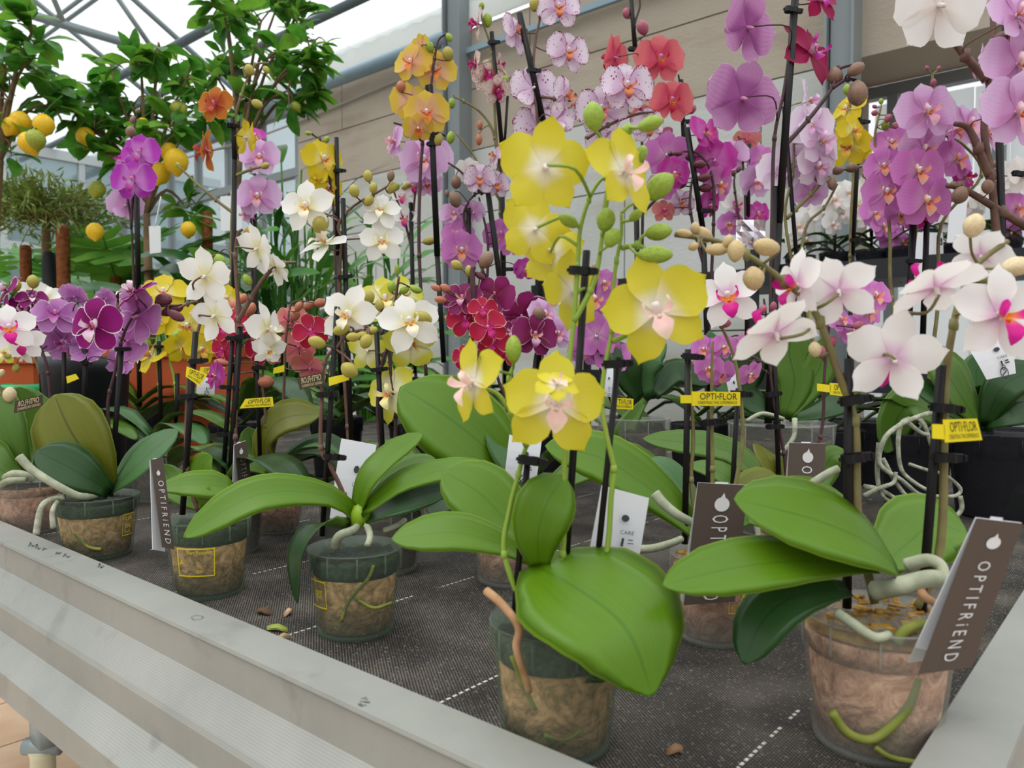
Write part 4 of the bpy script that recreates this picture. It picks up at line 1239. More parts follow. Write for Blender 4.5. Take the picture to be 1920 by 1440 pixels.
p5, b5 = orchid('small white orchid with two rounded leaves in the pot printed plant passport', 393, 0.865, 0.0463, 0.084, 'g',
    stem_mat=M_BROWN, var='white', budmat=BUD_G, sr=0.0024,
    leaves=[([(440, 916, -0.02), (400, 910, -0.035), (350, 908, -0.04), (294, 915, -0.04)], 46, (0.1, 0.6, 0.8), LEAFB, None, [(0, 0.3), (0.1, 0.75), (0.3, 1), (0.6, 0.9), (0.85, 0.5), (1, 0.05)]),
            ([(390, 955, 0.0), (376, 905, 0.0), (382, 870, 0.0), (398, 856, 0.0)], 60, (-0.2, 0.2, 1), LEAFB),
            ([(385, 955, 0.03), (345, 930, 0.03), (320, 900, 0.04), (305, 870, 0.04)], 50, (0.3, 0.5, 0.8), LEAF),
            ([(400, 958, -0.02), (390, 950, -0.035), (385, 935, -0.04), (380, 916, -0.04)], 26, (0, 0.1, 1), LEAFB, None, [(0, 1), (1, 1)])],
    stakes=[((367, 622), (342, 965), 0.0034)], clips=[(362, 678), (342, 744)],
    stems=[[(372, 960), (350, 880), (352, 720), (358, 680), (370, 625), (379, 590), (374, 566), (352, 570), (335, 578)]],
    flowers=[(384, 518, 112, (0.15, 0.15, -1), 6, -0.03), (402, 592, 104, (0.35, 0.25, -0.9), -8, -0.02)],
    buds=[(413, 488, 26, 20, 300), (391, 575, 20, 14, 330, 0.0, BUD_N)])
flor_strip(p5, [(350, 687), (389, 702), (374, 724), (348, 706)], 0.852)
friend_tag([(283, 862), (306, 858), (327, 1030), (304, 1026)], (0.80, 0.815, 0.80, 0.785), 'narrow dark care tag seen edge on against the plant passport pot', logo=(0.42, 0.165), txt=(0.3, 0.75, 0.25, 0.95))
wrap_print(p5, b5, 0.0463, 0.084, -48, 8, 0.33, 0.70, [('Plant Passport', 0.30, 0.92, 0.75, 0.92), ('C', 0.55, 0.62, 0.38, 0.52), ('DK', 0.55, 0.7, 0.12, 0.24), ('A', 0.06, 0.2, 0.4, 0.6)])

p6, b6 = orchid('purple orchid with white edged petals and a big olive upright leaf, left front', 183, 1.03, 0.053, 0.079, 'g',
    stem_mat=M_PURP, var='purple_rim', budmat=BUD_P, sr=0.0028,
    leaves=[([(205, 925, 0.0), (165, 860, -0.02), (128, 800, -0.02), (102, 740, -0.01)], 132, (0.15, 0.1, 1), LEAFO, LEAFO),
            ([(207, 922, -0.02), (160, 893, -0.04), (110, 866, -0.045), (67, 846, -0.045)], 72, (0.2, 0.5, 0.85), LEAFD),
            ([(208, 920, 0.0), (250, 880, -0.02), (290, 842, -0.02), (334, 805, -0.01)], 60, (-0.3, 0.5, 0.8), LEAFG),
            ([(210, 915, 0.02), (240, 868, 0.03), (265, 840, 0.03), (288, 818, 0.03)], 34, (-0.3, 0.5, 0.8), LEAFG),
            ([(210, 915, 0.05), (190, 870, 0.08), (180, 830, 0.09), (168, 790, 0.1)], 60, (0.2, 0.4, 0.9), LEAF)],
    stakes=[((228, 650), (207, 930), 0.0036)], clips=[(222, 655)],
    stems=[[(205, 930), (207, 850), (202, 770), (206, 735), (215, 700), (226, 645), (242, 605), (262, 582), (300, 574), (332, 573)]],
    flowers=[(180, 610, 120, (-0.05, 0.05, 1), 0, -0.05), (252, 552, 104, (-0.5, 0.75, 0.3), 20, -0.02), (258, 592, 118, (0.3, 0.1, -0.95), 30, 0.0, 'lavender'), (240, 640, 96, (0.2, -0.1, -1), 60, 0.03, 'lavender')],
    buds=[(307, 562, 34, 28, 0), (322, 582, 44, 22, 200), (330, 592, 36, 20, 330)],
    roots=[([(36, 856, -0.06), (62, 882, -0.06), (110, 912, -0.06), (150, 930, -0.05), (182, 928, -0.03)], 8), ([(68, 1002, -0.075), (76, 955, -0.07), (92, 938, -0.06), (122, 932, -0.055)], 6, M_ROOTW), ([(100, 990, -0.07), (98, 960, -0.07), (108, 940, -0.06)], 5, M_ROOTW)])
wrap_print(p6, b6, 0.053, 0.079, 38, 62, 0.35, 0.72, [('UA', 0.2, 0.8, 0.68, 0.9), ('DK', 0.2, 0.8, 0.35, 0.5), ('NL', 0.2, 0.8, 0.1, 0.25)])
MB().tube([P(x, y, 0.987) for x, y in ((140, 1000), (165, 1025), (190, 1030))], 0.0022, 8).build('root', M_ROOTG, p6)

p7, b7 = orchid('white orchid with orange lip at the far left end of the bench', 56, 1.17, 0.047, 0.079, 'c', top=M_BARK,
    stem_mat=M_OLIVE, var='white_pink', budmat=BUD_C, sr=0.003,
    leaves=[([(45, 905, 0.0), (10, 850, -0.02), (-20, 790, -0.02), (-35, 720, 0.0)], 110, (0.3, 0.3, 0.9), LEAF), ([(50, 905, 0.02), (60, 850, 0.05), (50, 790, 0.06), (30, 725, 0.06)], 120, (0.1, 0.2, 1), LEAF), ([(45, 905, -0.02), (0, 880, -0.04), (-50, 850, -0.04), (-90, 860, -0.04)], 60, (0, 0.7, 0.7), LEAF)],
    stakes=[((12, 770), (30, 905), 0.004)], clips=[(8, 810)],
    stems=[[(45, 900), (30, 850), (8, 800), (2, 740), (-10, 680), (5, 640)]],
    flowers=[(18, 615, 100, (0.5, 0.1, 0.9), 10, -0.03), (45, 640, 76, (0.3, -0.2, 1), 0, 0.0)], buds=[(18, 740, 30, 26, 90), (2, 700, 18, 14, 60)],
    roots=[([(5, 905, -0.03), (20, 890, -0.05), (45, 890, -0.05), (60, 900, -0.04)], 8), ([(-5, 915, -0.03), (15, 902, -0.055), (50, 898, -0.05)], 7)])
flor_strip(p7, [(28, 752), (80, 740), (80, 762), (26, 775)], 1.10, mirror=True)
p8, b8 = orchid('crimson and cream orchid in the small pot behind the plant passport pot', 520, 1.17, 0.042, 0.079, 'c', top=M_BARK,
    stem_mat=M_BROWN, var='red_cream', budmat=BUD_O, sr=0.0026,
    leaves=[([(507, 885, 0.0), (495, 830, 0.0), (530, 785, -0.02), (602, 776, -0.02)], 66, (-0.2, 0.5, 0.8), LEAFO), ([(515, 885, 0.0), (560, 850, 0.0), (605, 835, 0.0), (650, 838, 0.0)], 44, (0, 0.7, 0.7), LEAFD), ([(510, 885, 0.02), (480, 850, 0.03), (470, 825, 0.03), (465, 800, 0.03)], 44, (0.2, 0.4, 0.9), LEAF),
            ([(505, 888, -0.02), (470, 872, -0.03), (430, 868, -0.03), (385, 880, -0.03)], 34, (0, 0.7, 0.7), LEAF)],
    stakes=[((480, 640), (488, 880), 0.003)], stems=[[(505, 890), (500, 800), (492, 720), (495, 660), (480, 620)], [(505, 880), (530, 760), (534, 660), (540, 600), (545, 570)]],
    clips=[(478, 690)],
    flowers=[(495, 655, 78, (0.1, -0.2, 1), 10), (430, 612, 80, (-0.2, 0.2, 1), 0), (473, 615, 60), (583, 622, 76, (0.2, 0.1, 1), 20), (420, 655, 60, (-0.3, -0.2, 1)), (560, 650, 84, (0.3, 0.0, -1), 0, 0.02, 'salmon'), (582, 690, 80, (0.2, 0.5, -0.8), 0, 0.02, 'salmon'), (545, 600, 70, (0, 0.3, 1), 0, 0.03, 'salmon'), (405, 705, 64, (-0.7, 0.0, 0.7), 0, -0.02, 'hot_pink')],
    buds=[(498, 716, 32, 28, 0), (553, 590, 24, 22, 90), (580, 573, 26, 18, 20), (560, 575, 22, 16, 60), (600, 568, 22, 20, 0), (455, 560, 22, 18, 60), (440, 575, 30, 22, 120), (470, 580, 28, 22, 60), (415, 680, 30, 18, 170), (615, 606, 26, 24, 90, 0.0, BUD_R)])
flor_strip(p8, [(460, 748), (511, 744), (513, 762), (449, 766)], 1.02)
flor_strip(p8, [(513, 690), (533, 684), (533, 697), (512, 701)], 1.14, blank=True)
friend_tag([(440, 834), (462, 826), (476, 935), (450, 945)], (1.0, 1.02, 1.02, 1.0), 'dark care tag standing in front of the crimson orchid pot', logo=(0.45, 0.15), txt=(0.3, 0.7, 0.26, 0.95))
p9, b9 = orchid('orchid with one very broad green leaf standing just behind the yellow orchid', 952, 0.91, 0.044, 0.08, 'c', top=M_BARK, var='red_cream', stem_mat=M_BROWN, budmat=BUD_N,
    leaves=[([(985, 945, 0.0), (920, 850, -0.03), (830, 775, -0.04), (750, 726, -0.03)], 150, (0.15, 0.5, 0.85), LEAFB), ([(990, 940, 0.0), (970, 880, -0.02), (940, 830, -0.02), (915, 795, -0.02)], 60, (0.5, 0.4, 0.7), LEAFG), ([(1000, 940, 0.0), (1090, 880, 0.0), (1180, 860, 0.0), (1250, 880, 0.02)], 60, (0, 0.7, 0.7), LEAF), ([(960, 950, 0.0), (900, 930, -0.02), (850, 930, -0.03), (800, 960, -0.03)], 50, (0, 0.7, 0.7), LEAFD)],
    stakes=[((1000, 820), (975, 960), 0.003)], stems=[[(965, 950), (930, 800), (915, 700), (910, 640), (905, 610)]],
    flowers=[(874, 598, 84, (-0.1, 0.1, 1), 8), (915, 615, 80, (0.1, 0, 1), 30), (925, 640, 74, (0.1, -0.1, 1), -20), (868, 560, 78, (-0.2, 0.4, 0.9), 0, 0.0, 'magenta_rim'), (928, 552, 82, (0.1, -0.1, -1), 180, 0.0, 'magenta_rim'), (870, 670, 56, (-0.3, 0, 1)), (905, 580, 60), (950, 660, 60, (0.3, 0.1, 1))],
    buds=[(856, 497, 24, 20, 150, 0.0, BUD_Y), (912, 487, 36, 30, 60, 0.0, BUD_N), (880, 508, 22, 18, 100, 0.0, BUD_Y), (900, 517, 24, 14, 330, 0.0, BUD_P), (818, 540, 22, 14, 160, 0.0, BUD_O), (835, 540, 22, 16, 150, 0.0, BUD_O), (826, 562, 24, 16, 170, 0.0, BUD_O)])
MB().tube([P(x, y, 0.905) for x, y in ((930, 800), (912, 700), (893, 600), (886, 520), (888, 500))], 0.003, 8).build('flower_spike', M_PURP, p9)
p10, b10 = orchid('orchid with reddish folded leaves in the small pot behind a brown tag, right middle', 1483, 0.915, 0.043, 0.08, 'c', top=M_MOSS, var='pink', stem_mat=M_PURP, budmat=BUD_R,
    leaves=[([(1470, 960, 0.0), (1455, 900, 0.0), (1440, 860, 0.0), (1420, 832, 0.02)], 60, (0.5, 0.4, 0.7), LEAFO), ([(1475, 960, 0.0), (1400, 925, 0.0), (1350, 885, 0.0), (1290, 870, 0.02)], 40, (0, 0.7, 0.7), LEAF), ([(1490, 960, 0.0), (1540, 890, 0.02), (1560, 855, 0.02), (1590, 850, 0.02)], 50, (0, 0.5, 0.8), LEAF), ([(1470, 965, 0.02), (1400, 870, 0.05), (1340, 838, 0.06), (1205, 822, 0.08)], 56, (0, 0.7, 0.7), LEAF)],
    stakes=[((1448, 560), (1462, 950), 0.003)], clips=[(1440, 740), (1444, 800)], stems=[[(1480, 960), (1470, 850), (1452, 760), (1440, 650), (1436, 590), (1432, 560)], [(1485, 955), (1538, 820), (1546, 700), (1556, 600), (1570, 570)]],
    flowers=[(1640, 555, 72, (0.2, 0.2, 1)), (1625, 585, 74, (0.4, 0, 0.9)), (1600, 620, 60, (-0.2, 0, 1)), (1575, 600, 56, (0.2, 0.3, 0.8)), (1330, 690, 60, (-0.2, -0.3, 1)), (1355, 650, 54), (1405, 700, 60, (0.3, -0.5, 0.8)), (1320, 655, 56, (-0.4, 0, 1)), (1350, 700, 60, (0, -0.5, 1)), (1390, 650, 50)],
    buds=[(1560, 640, 24, 20, 90), (1610, 610, 22, 18, 20), (1430, 580, 20, 16, 60), (1450, 575, 20, 14, 90), (1540, 660, 26, 20, 100), (1310, 680, 26, 22, 200), (1345, 715, 24, 20, 270)])
friend_tag([(1480, 830), (1548, 832), (1541, 1000), (1474, 992)], 0.84, 'upper brown care tag in the right middle with its lower end behind a root', logo=(0.52, 0.16), txt=(0.36, 0.66, 0.26, 1.05), s='O P T I F R i E N')
flor_strip(p10, [(1556, 718), (1602, 720), (1602, 745), (1556, 740)], 0.90, [(1532, 719), (1558, 722), (1558, 736), (1532, 733)])
# ------------------------------------------------------------------ second rows of small orchids
F = 'potted orchids'
orchid('white and yellow orchid with many buds right of the strap leaf pot', 728, 0.96, 0.045, 0.08, 'n', stem_mat=M_PURP, var='white', budmat=BUD_Y, sr=0.0026, auto=4, auto_L=0.12, auto_mats=[LEAF, LEAFB],
    stakes=[((706, 622), (722, 935), 0.0032)], clips=[(703, 694)],
    stems=[[(728, 930), (716, 860), (708, 770), (714, 690), (728, 645), (717, 622), (724, 598), (716, 580), (712, 570)], [(735, 930), (742, 780), (732, 690), (730, 650), (742, 560), (748, 520)]],
    flowers=[(768, 605, 128, (0.15, 0.25, 1), 14, -0.02), (770, 645, 110, (0.2, -0.4, 0.8), 150, 0.0, 'lemon'), (735, 735, 128, (-0.6, 0.1, 0.8), 20, 0.0, 'lemon'), (722, 565, 118, (0.2, 0.5, 0.8), 0, 0.03, 'lemon'), (690, 658, 80, (-0.3, 0, -0.9), 70, 0.02, 'lemon'), (755, 555, 90, (0.3, 0.2, 0.9), 0, 0.03, 'lemon')],
    buds=[(793, 597, 40, 30, 330), (712, 573, 26, 20, 100), (738, 580, 30, 20, 70), (692, 556, 28, 24, 100), (757, 545, 24, 16, 30, 0.02, BUD_G), (780, 543, 24, 16, 340, 0.02, BUD_G), (735, 538, 24, 20, 90, 0.02, BUD_G), (744, 505, 22, 10, 90, 0.02, BUD_G), (747, 697, 20, 16, 100, 0.0, BUD_G)])
care_tag([(640, 822), (706, 834), (682, 968), (618, 972)], 0.83, 'white care card behind the strap leaf orchid, left of its stake')
care_tag([(955, 815), (1016, 825), (1005, 905), (945, 900)], 0.80, 'small white care card between the broad leaf and the yellow stake', txt=None)
orchid('white orchid with yellow centres rising above the middle of the bench', 655, 1.10, 0.046, 0.082, 'n', stem_mat=M_BROWN, var='white', budmat=BUD_Y, sr=0.003, auto=4, auto_L=0.14,
    stakes=[((643, 372), (662, 940), 0.0036)], clips=[(640, 520)],
    stems=[[(660, 940), (652, 800), (644, 680), (637, 560), (637, 500), (641, 450), (634, 425), (648, 400), (672, 380), (700, 365), (725, 350)]],
    flowers=[(575, 388, 108, (-0.05, 0.05, 1), 4, -0.02), (612, 458, 112, (-0.35, 0.8, 0.45), -20, 0.0), (716, 452, 92, (0.15, 0, 1), 8, 0.0), (714, 394, 80, (0.1, 0.3, 0.9), -10, 0.0)],
    buds=[(601, 420, 38, 34, 240), (664, 358, 26, 22, 110), (692, 376, 24, 20, 60), (700, 352, 22, 18, 90), (735, 352, 26, 18, 60), (733, 330, 22, 16, 80, 0.0, BUD_N), (690, 330, 24, 20, 100)])
orchid('white orchid with backs of flowers turned to the viewer left of centre', 436, 1.05, 0.044, 0.08, 'n', stem_mat=M_BROWN, var='white', budmat=BUD_G, sr=0.0036, auto=4, auto_L=0.15,
    stakes=[((450, 612), (430, 930), 0.0042), ((436, 630), (418, 900), 0.0032)], clips=[(430, 634), (418, 726), (412, 815), (447, 632)],
    stems=[[(438, 930), (440, 820), (443, 720), (447, 600), (443, 520), (441, 480), (446, 440), (455, 430)], [(447, 600), (470, 560), (500, 515), (530, 495), (555, 492)]],
    flowers=[(482, 466, 96, (0.5, 0.3, -0.85), 10, -0.01), (516, 503, 84, (0.5, 0.5, -0.6), -10, 0.0), (500, 618, 110, (0.85, 0.0, 0.2), 10, -0.02), (503, 655, 70, (0.5, -0.5, 0.8), 0, -0.02)],
    buds=[(410, 489, 26, 20, 280), (497, 486, 24, 20, 80), (464, 525, 24, 18, 300)])
yl, _ = orchid('yellow orchid with green stems in front of the terracotta trough', 292, 1.42, 0.045, 0.08, 'n', stem_mat=M_GREEN, var='yellow_mini', budmat=BUD_G, sr=0.003, auto=5, auto_L=0.2, auto_w=0.07,
    stakes=[((298, 640), (302, 800), 0.004), ((333, 700), (330, 810), 0.004)], clips=[(294, 650)],
    stems=[[(303, 830), (298, 720), (293, 650), (300, 610), (310, 580)], [(335, 830), (328, 720), (318, 665), (340, 625), (350, 610)]],
    flowers=[(308, 550, 98, (0.2, 0.5, 0.8)), (280, 600, 90, (-0.2, 0.2, 1)), (285, 668, 90, (-0.5, 0.5, 0.6)), (352, 612, 100, (0.2, 0.0, 1)), (345, 650, 76, (0.5, -0.4, 0.7)), (375, 655, 70, (0.7, 0, 0.6)), (425, 560, 60, (0.2, 0.2, 1))],
    buds=[(270, 640, 30, 22, 150), (330, 630, 24, 18, 60), (253, 618, 26, 20, 100)])
flor_strip(yl, [(376, 688), (421, 688), (421, 703), (372, 704)], 1.36)
pm, _ = orchid('pale mauve orchid hanging over the black pot at the left', 125, 1.45, 0.045, 0.08, 'n', stem_mat=M_PURP, var='lavender', budmat=BUD_N, sr=0.0032, auto=4, auto_L=0.2, auto_w=0.07,
    stakes=[((160, 640), (158, 800), 0.005), ((120, 660), (120, 800), 0.004)], clips=[(156, 680)],
    stems=[[(150, 830), (158, 740), (156, 660), (140, 600), (130, 570)], [(100, 830), (90, 700), (70, 640), (40, 600), (5, 570)]],
    flowers=[(105, 590, 90, (0.3, 0.4, 0.8)), (140, 555, 66, (0.1, 0.5, -0.7)), (85, 620, 90, (-0.2, 0.1, -1)), (120, 640, 86, (0.2, -0.3, 0.9)), (50, 585, 90, (0.3, 0.3, 0.9), 0, 0.0, 'purple_rim'), (15, 545, 80, (-0.6, 0.4, 0.6), 0, 0.0, 'purple_rim'), (165, 655, 76, (0, -0.5, -0.8)), (60, 560, 60, (0.4, 0.6, 0.6), 0, 0, 'purple_rim'), (200, 560, 50, (0.2, 0.2, -1)), (150, 655, 60, (0.2, -0.6, 0.7)), (225, 680, 66, (0.2, -0.3, -1), 30, 0.02)],
    buds=[(62, 528, 26, 24, 90, 0.0, BUD_Y), (30, 535, 26, 20, 90, 0.0, BUD_Y), (212, 575, 24, 20, 60)])
flor_strip(pm, [(124, 706), (142, 701), (148, 710), (126, 719)], 1.40, blank=True)
orchid('white orchid with beige bud cluster in the second row at the far left', 95, 1.75, 0.05, 0.09, 'n', stem_mat=M_OLIVE, var='white', budmat=BUD_Y, sr=0.0035, auto=4, auto_L=0.22, auto_w=0.08,
    stakes=[((75, 600), (80, 800), 0.005)], stems=[[(90, 800), (75, 700), (55, 660), (30, 640)], [(95, 800), (100, 680), (85, 600), (75, 545)]],
    flowers=[(105, 675, 60, (0.4, 0.2, -0.8)), (88, 560, 60, (0.2, 0.4, 0.9)), (60, 545, 56), (130, 590, 56, (0.2, 0.5, 0.6)), (10, 660, 54, (-0.2, 0.2, 1), 0, 0, 'lemon'), (45, 660, 50)],
    buds=[(30, 650, 20, 18, 90), (22, 660, 18, 16, 120), (38, 640, 18, 16, 60), (30, 690, 18, 14, 270), (18, 668, 20, 18, 180)])
orchid('magenta orchid with frosted petal edges left of the yellow one', 1000, 1.18, 0.046, 0.08, 'n', stem_mat=M_PURP, var='magenta_rim', budmat=BUD_N, sr=0.0028, auto=4, auto_L=0.2, auto_w=0.07, auto_mats=[LEAFD],
    stakes=[((905, 560), (910, 900), 0.004)], clips=[(905, 650)],
    stems=[[(990, 900), (960, 780), (930, 690), (960, 640), (985, 610)], [(990, 900), (1000, 700), (1010, 640)]],
    flowers=[(978, 592, 104, (-0.1, 0.3, -0.95), 160), (1002, 628, 92, (0.2, 0.1, 1), -5, -0.02), (965, 620, 60, (-0.5, 0.2, 0.7)), (1020, 590, 70, (0.5, 0.2, 0.7), 0, 0.0, 'pale_pink'), (1045, 625, 66, (0.3, 0, 1), 0, 0.0, 'pale_pink')], buds=[(1010, 588, 28, 26, 90)])
orchid('pink orchid showing petal backs beside the right stem of the yellow one', 1188, 1.32, 0.062, 0.16, 'n', stem_mat=M_PURP, var='pink', budmat=BUD_N, sr=0.003,
    leaves=[([(1215, 745, 0.0), (1200, 700, 0.0), (1215, 660, 0.0), (1250, 645, 0.0)], 80, (-0.2, 0.3, 1), LEAFG), ([(1200, 750, 0.0), (1180, 710, -0.02), (1170, 670, -0.02), (1160, 640, 0.0)], 64, (0.2, 0.2, 1), LEAFD), ([(1210, 750, -0.02), (1175, 800, -0.05), (1165, 840, -0.05), (1160, 870, -0.05)], 40, (0.2, 0.2, 1), LEAF), ([(1225, 745, 0.0), (1260, 700, 0.02), (1290, 700, 0.03), (1330, 720, 0.03)], 50, (0, 0.6, 0.8), LEAFD)],
    stakes=[((1125, 700), (1150, 760), 0.003)], stems=[[(1195, 760), (1135, 730), (1125, 680), (1118, 620), (1115, 560), (1120, 520)]],
    flowers=[(1118, 628, 96, (0.1, 0.1, -1), 0), (1112, 560, 84, (0.4, 0, 0.9)), (1098, 655, 70, (-0.3, -0.2, 1)), (1150, 670, 74, (0.4, -0.3, -0.9)), (1075, 590, 60, (-0.4, 0.2, 1)), (1132, 530, 60)], buds=[(1115, 505, 20, 16, 90)])
flor_strip([o for o in COL.objects if o.name.startswith('potted_orchid')][-1], [(1145, 745), (1188, 748), (1187, 768), (1146, 766)], 1.13, s='TI•FLOR')

# ------------------------------------------------------------------ tall orchids further back
TL = dict(pr=0.06, ph=0.13, kind='d', auto_mats=[LEAFD, LEAF], auto=4, auto_L=0.24, auto_w=0.085, sr=0.0036, clipk=0.0042)
def tall(label, px, D, **kw):
    a = dict(TL); a.update(kw)
    return orchid(label, px, D, **a)
purpb, _ = tall('tall orchid with large veined mauve petals in a wide clear pot', 1462, 1.16, pr=0.078, ph=0.165, kind='n', auto=0,
    leaves=[([(1470, 780, 0.0), (1400, 745, 0.0), (1400, 690, 0.0), (1440, 640, 0.0)], 70, (0.3, 0.3, 0.9), LEAFD), ([(1470, 785, 0.0), (1490, 720, 0.0), (1480, 660, 0.0), (1490, 600, 0.0)], 90, (0.1, 0.2, 1), LEAF), ([(1475, 785, 0.0), (1520, 720, 0.0), (1540, 680, 0.0), (1545, 630, 0.0)], 60, (0.0, 0.3, 1), LEAF), ([(1480, 785, 0.0), (1540, 770, -0.02), (1590, 745, -0.02), (1620, 720, 0.0)], 44, (0, 0.7, 0.7), LEAFD), ([(1465, 785, 0), (1400, 760, 0.02), (1350, 700, 0.04), (1330, 620, 0.05)], 70, (0.3, 0.4, 0.8), LEAFG)],
    var='mauve_veined', stem_mat=M_PURP, budmat=BUD_N, stakes=[((1492, -20), (1460, 420), 0.006), ((1460, 420), (1440, 800), 0.006), ((1452, 350), (1455, 800), 0.005)], clips=[(1478, 18), (1470, 500)],
    stems=[[(1460, 800), (1446, 600), (1448, 400), (1452, 260), (1470, 170), (1485, 60), (1495, 0)], [(1470, 275), (1515, 225), (1560, 165), (1572, 130), (1620, 118)], [(1560, 165), (1590, 148), (1612, 155)]],
    flowers=[(1392, 185, 150, (-0.25, 0.1, -1), 10, -0.04), (1402, 52, 140, (-0.55, 0.15, -0.8), 12, -0.04), (1518, 98, 140, (0.5, 0.25, 0.8), -30, 0.02, 'wine'), (1535, 0, 90, (0.3, 0.2, 0.9), 0, 0.02, 'wine')],
    buds=[(1608, 175, 50, 40, 270), (1566, 143, 34, 32, 270), (1605, 130, 34, 26, 30)],
    roots=[([(1400, 790, -0.07), (1430, 775, -0.07), (1470, 785, -0.07)], 4), ([(1490, 785, -0.07), (1488, 820, -0.08), (1465, 850, -0.08)], 5)])
tr_, _ = tall('thick stemmed orchid with cream and pink flowers in the wide dark pot, right edge', 1890, 1.28, pr=0.095, ph=0.14, kind='d', auto=0,
    leaves=[([(1840, 800, -0.03), (1800, 740, -0.04), (1770, 690, -0.04), (1735, 640, -0.02)], 90, (0.3, 0.3, 0.9), LEAF), ([(1840, 800, -0.03), (1790, 770, -0.05), (1740, 735, -0.06), (1690, 700, -0.05)], 50, (0.2, 0.6, 0.8), LEAFD), ([(1845, 800, -0.03), (1870, 740, -0.05), (1900, 710, -0.05), (1960, 690, -0.05)], 60, (-0.2, 0.5, 0.8), LEAFD), ([(1845, 800, -0.03), (1900, 780, -0.06), (1940, 770, -0.06), (1990, 790, -0.06)], 44, (0, 0.6, 0.8), LEAFD), ([(1840, 800, 0.0), (1780, 790, 0.03), (1700, 760, 0.06), (1660, 850, 0.05)], 80, (0.2, 0.4, 0.9), LEAF), ([(1850, 810, 0.0), (1840, 750, 0.02), (1830, 700, 0.03), (1850, 660, 0.03)], 70, (0.0, 0.3, 1), LEAFG)],
    var='pale_pink', stem_mat=M_BROWN, budmat=BUD_N, sr=0.0075, stakes=[((1885, 40), (1873, 240), 0.005), ((1873, 240), (1890, 800), 0.006)], clips=[(1905, 325)],
    stems=[[(1880, 800), (1885, 600), (1868, 430), (1858, 330), (1845, 240), (1856, 150), (1862, 60), (1860, -20)], [(1850, 150), (1810, 105), (1775, 60), (1735, 25), (1700, -10)], [(1862, 75), (1890, 60), (1925, 40)], [(1925, 425), (1880, 398), (1838, 372), (1800, 352), (1775, 348)], [(1856, 330), (1835, 280), (1815, 240), (1790, 232)]],
    flowers=[(1760, 10, 180, (-0.1, 0.2, -1), 0, -0.16, 'white_broad'), (1905, 30, 120, (0.3, 0.2, 0.9), 0, -0.12), (1848, 120, 90, (-0.6, 0.1, -0.7), 0, 0.06), (1908, 120, 140, (0.1, 0.0, 1), 0, -0.10), (1905, 210, 150, (0.1, -0.1, 1), 0, -0.12), (1915, 330, 80, (0.3, 0, 0.9), 0, 0.05, 'white_broad'), (1905, 390, 70, (0.2, 0, 1), 0, 0.06, 'pink')],
    buds=[(1800, 366, 34, 32, 250), (1852, 350, 28, 24, 90), (1790, 346, 18, 12, 180)])
mf = MB()                         # crumpled foil label on the mauve orchid's stake
RF = random.Random(3)
gv = [P(1380 + i * 11, 412 + j * 11, 1.13 + RF.uniform(-0.006, 0.006)) for j in range(6) for i in range(6)]
mf.add(gv, [(j * 6 + i, j * 6 + i + 1, j * 6 + i + 7, j * 6 + i + 6) for j in range(5) for i in range(5)])
mf.build('foil_label', plain('foil', '#cfc6cc', 0.22, 0.5, 0.85), purpb, smooth=False)
# its tangle of aerial roots, left of the pot
RG = random.Random(4)
for q in ([(1752, 772, -0.06), (1725, 780, -0.08), (1690, 795, -0.09), (1660, 820, -0.1), (1648, 860, -0.1), (1658, 880, -0.1), (1690, 900, -0.09), (1720, 925, -0.08), (1745, 930, -0.07), (1790, 930, -0.06), (1800, 915, -0.06), (1770, 890, -0.07), (1740, 882, -0.07), (1705, 870, -0.08)],
          [(1705, 785, -0.07), (1690, 795, -0.075), (1684, 830, -0.08), (1690, 880, -0.08), (1715, 905, -0.08), (1745, 922, -0.08)],
          [(1648, 830, -0.09), (1645, 890, -0.09), (1655, 930, -0.09), (1690, 948, -0.09), (1720, 945, -0.08)],
          [(1620, 930, -0.09), (1650, 915, -0.1), (1675, 905, -0.1), (1680, 885, -0.1)], [(1720, 780, -0.05), (1735, 800, -0.06), (1745, 835, -0.06)], [(1700, 790, -0.06), (1725, 810, -0.07), (1742, 815, -0.07)],
          [(1620, 912, -0.09), (1650, 918, -0.09), (1680, 935, -0.09), (1705, 945, -0.08)], [(1800, 930, -0.06), (1803, 955, -0.06), (1785, 970, -0.06), (1765, 950, -0.07), (1740, 935, -0.07)],
          [(1655, 860, -0.085), (1680, 905, -0.085), (1705, 935, -0.085), (1735, 950, -0.08)]):
    MB().tube([P(x, y, 1.27 + dd) for x, y, dd in q], [0.0040 * (1 - 0.35 * i / (len(q) - 1)) for i in range(len(q))], 8, 5).build('root', M_ROOTW, tr_)
tall('tall blush orchid with almost white flowers right of the mauve one', 1555, 1.42, var='blush', stem_mat=M_OLIVE, budmat=BUD_N, stakes=[((1470, 200), (1500, 560), 0.004), ((1500, 560), (1545, 780), 0.004)],
    stems=[[(1550, 780), (1500, 560), (1472, 410), (1486, 330), (1488, 260), (1478, 215)], [(1475, 410), (1520, 365), (1560, 325), (1600, 315), (1655, 305)], [(1550, 760), (1505, 540), (1510, 430), (1545, 390), (1570, 345)]],
    flowers=[(1512, 190, 90, (0.85, 0.1, 0.3), 0), (1535, 265, 116, (0.5, 0.1, 0.85), -10), (1520, 235, 90, (-0.3, 0, 0.9)), (1500, 300, 100, (0.2, 0.1, -1)), (1530, 310, 90, (0.4, -0.2, 0.9)), (1465, 320, 90, (-0.2, 0.1, 1), 0, 0.04), (1520, 360, 70, (0.2, 0, -1), 0, 0.03, 'pale_pink')],
    buds=[(1537, 333, 26, 20, 180), (1570, 320, 22, 18, 180), (1597, 315, 24, 20, 0), (1560, 345, 26, 18, 270), (1640, 303, 18, 10, 0)])
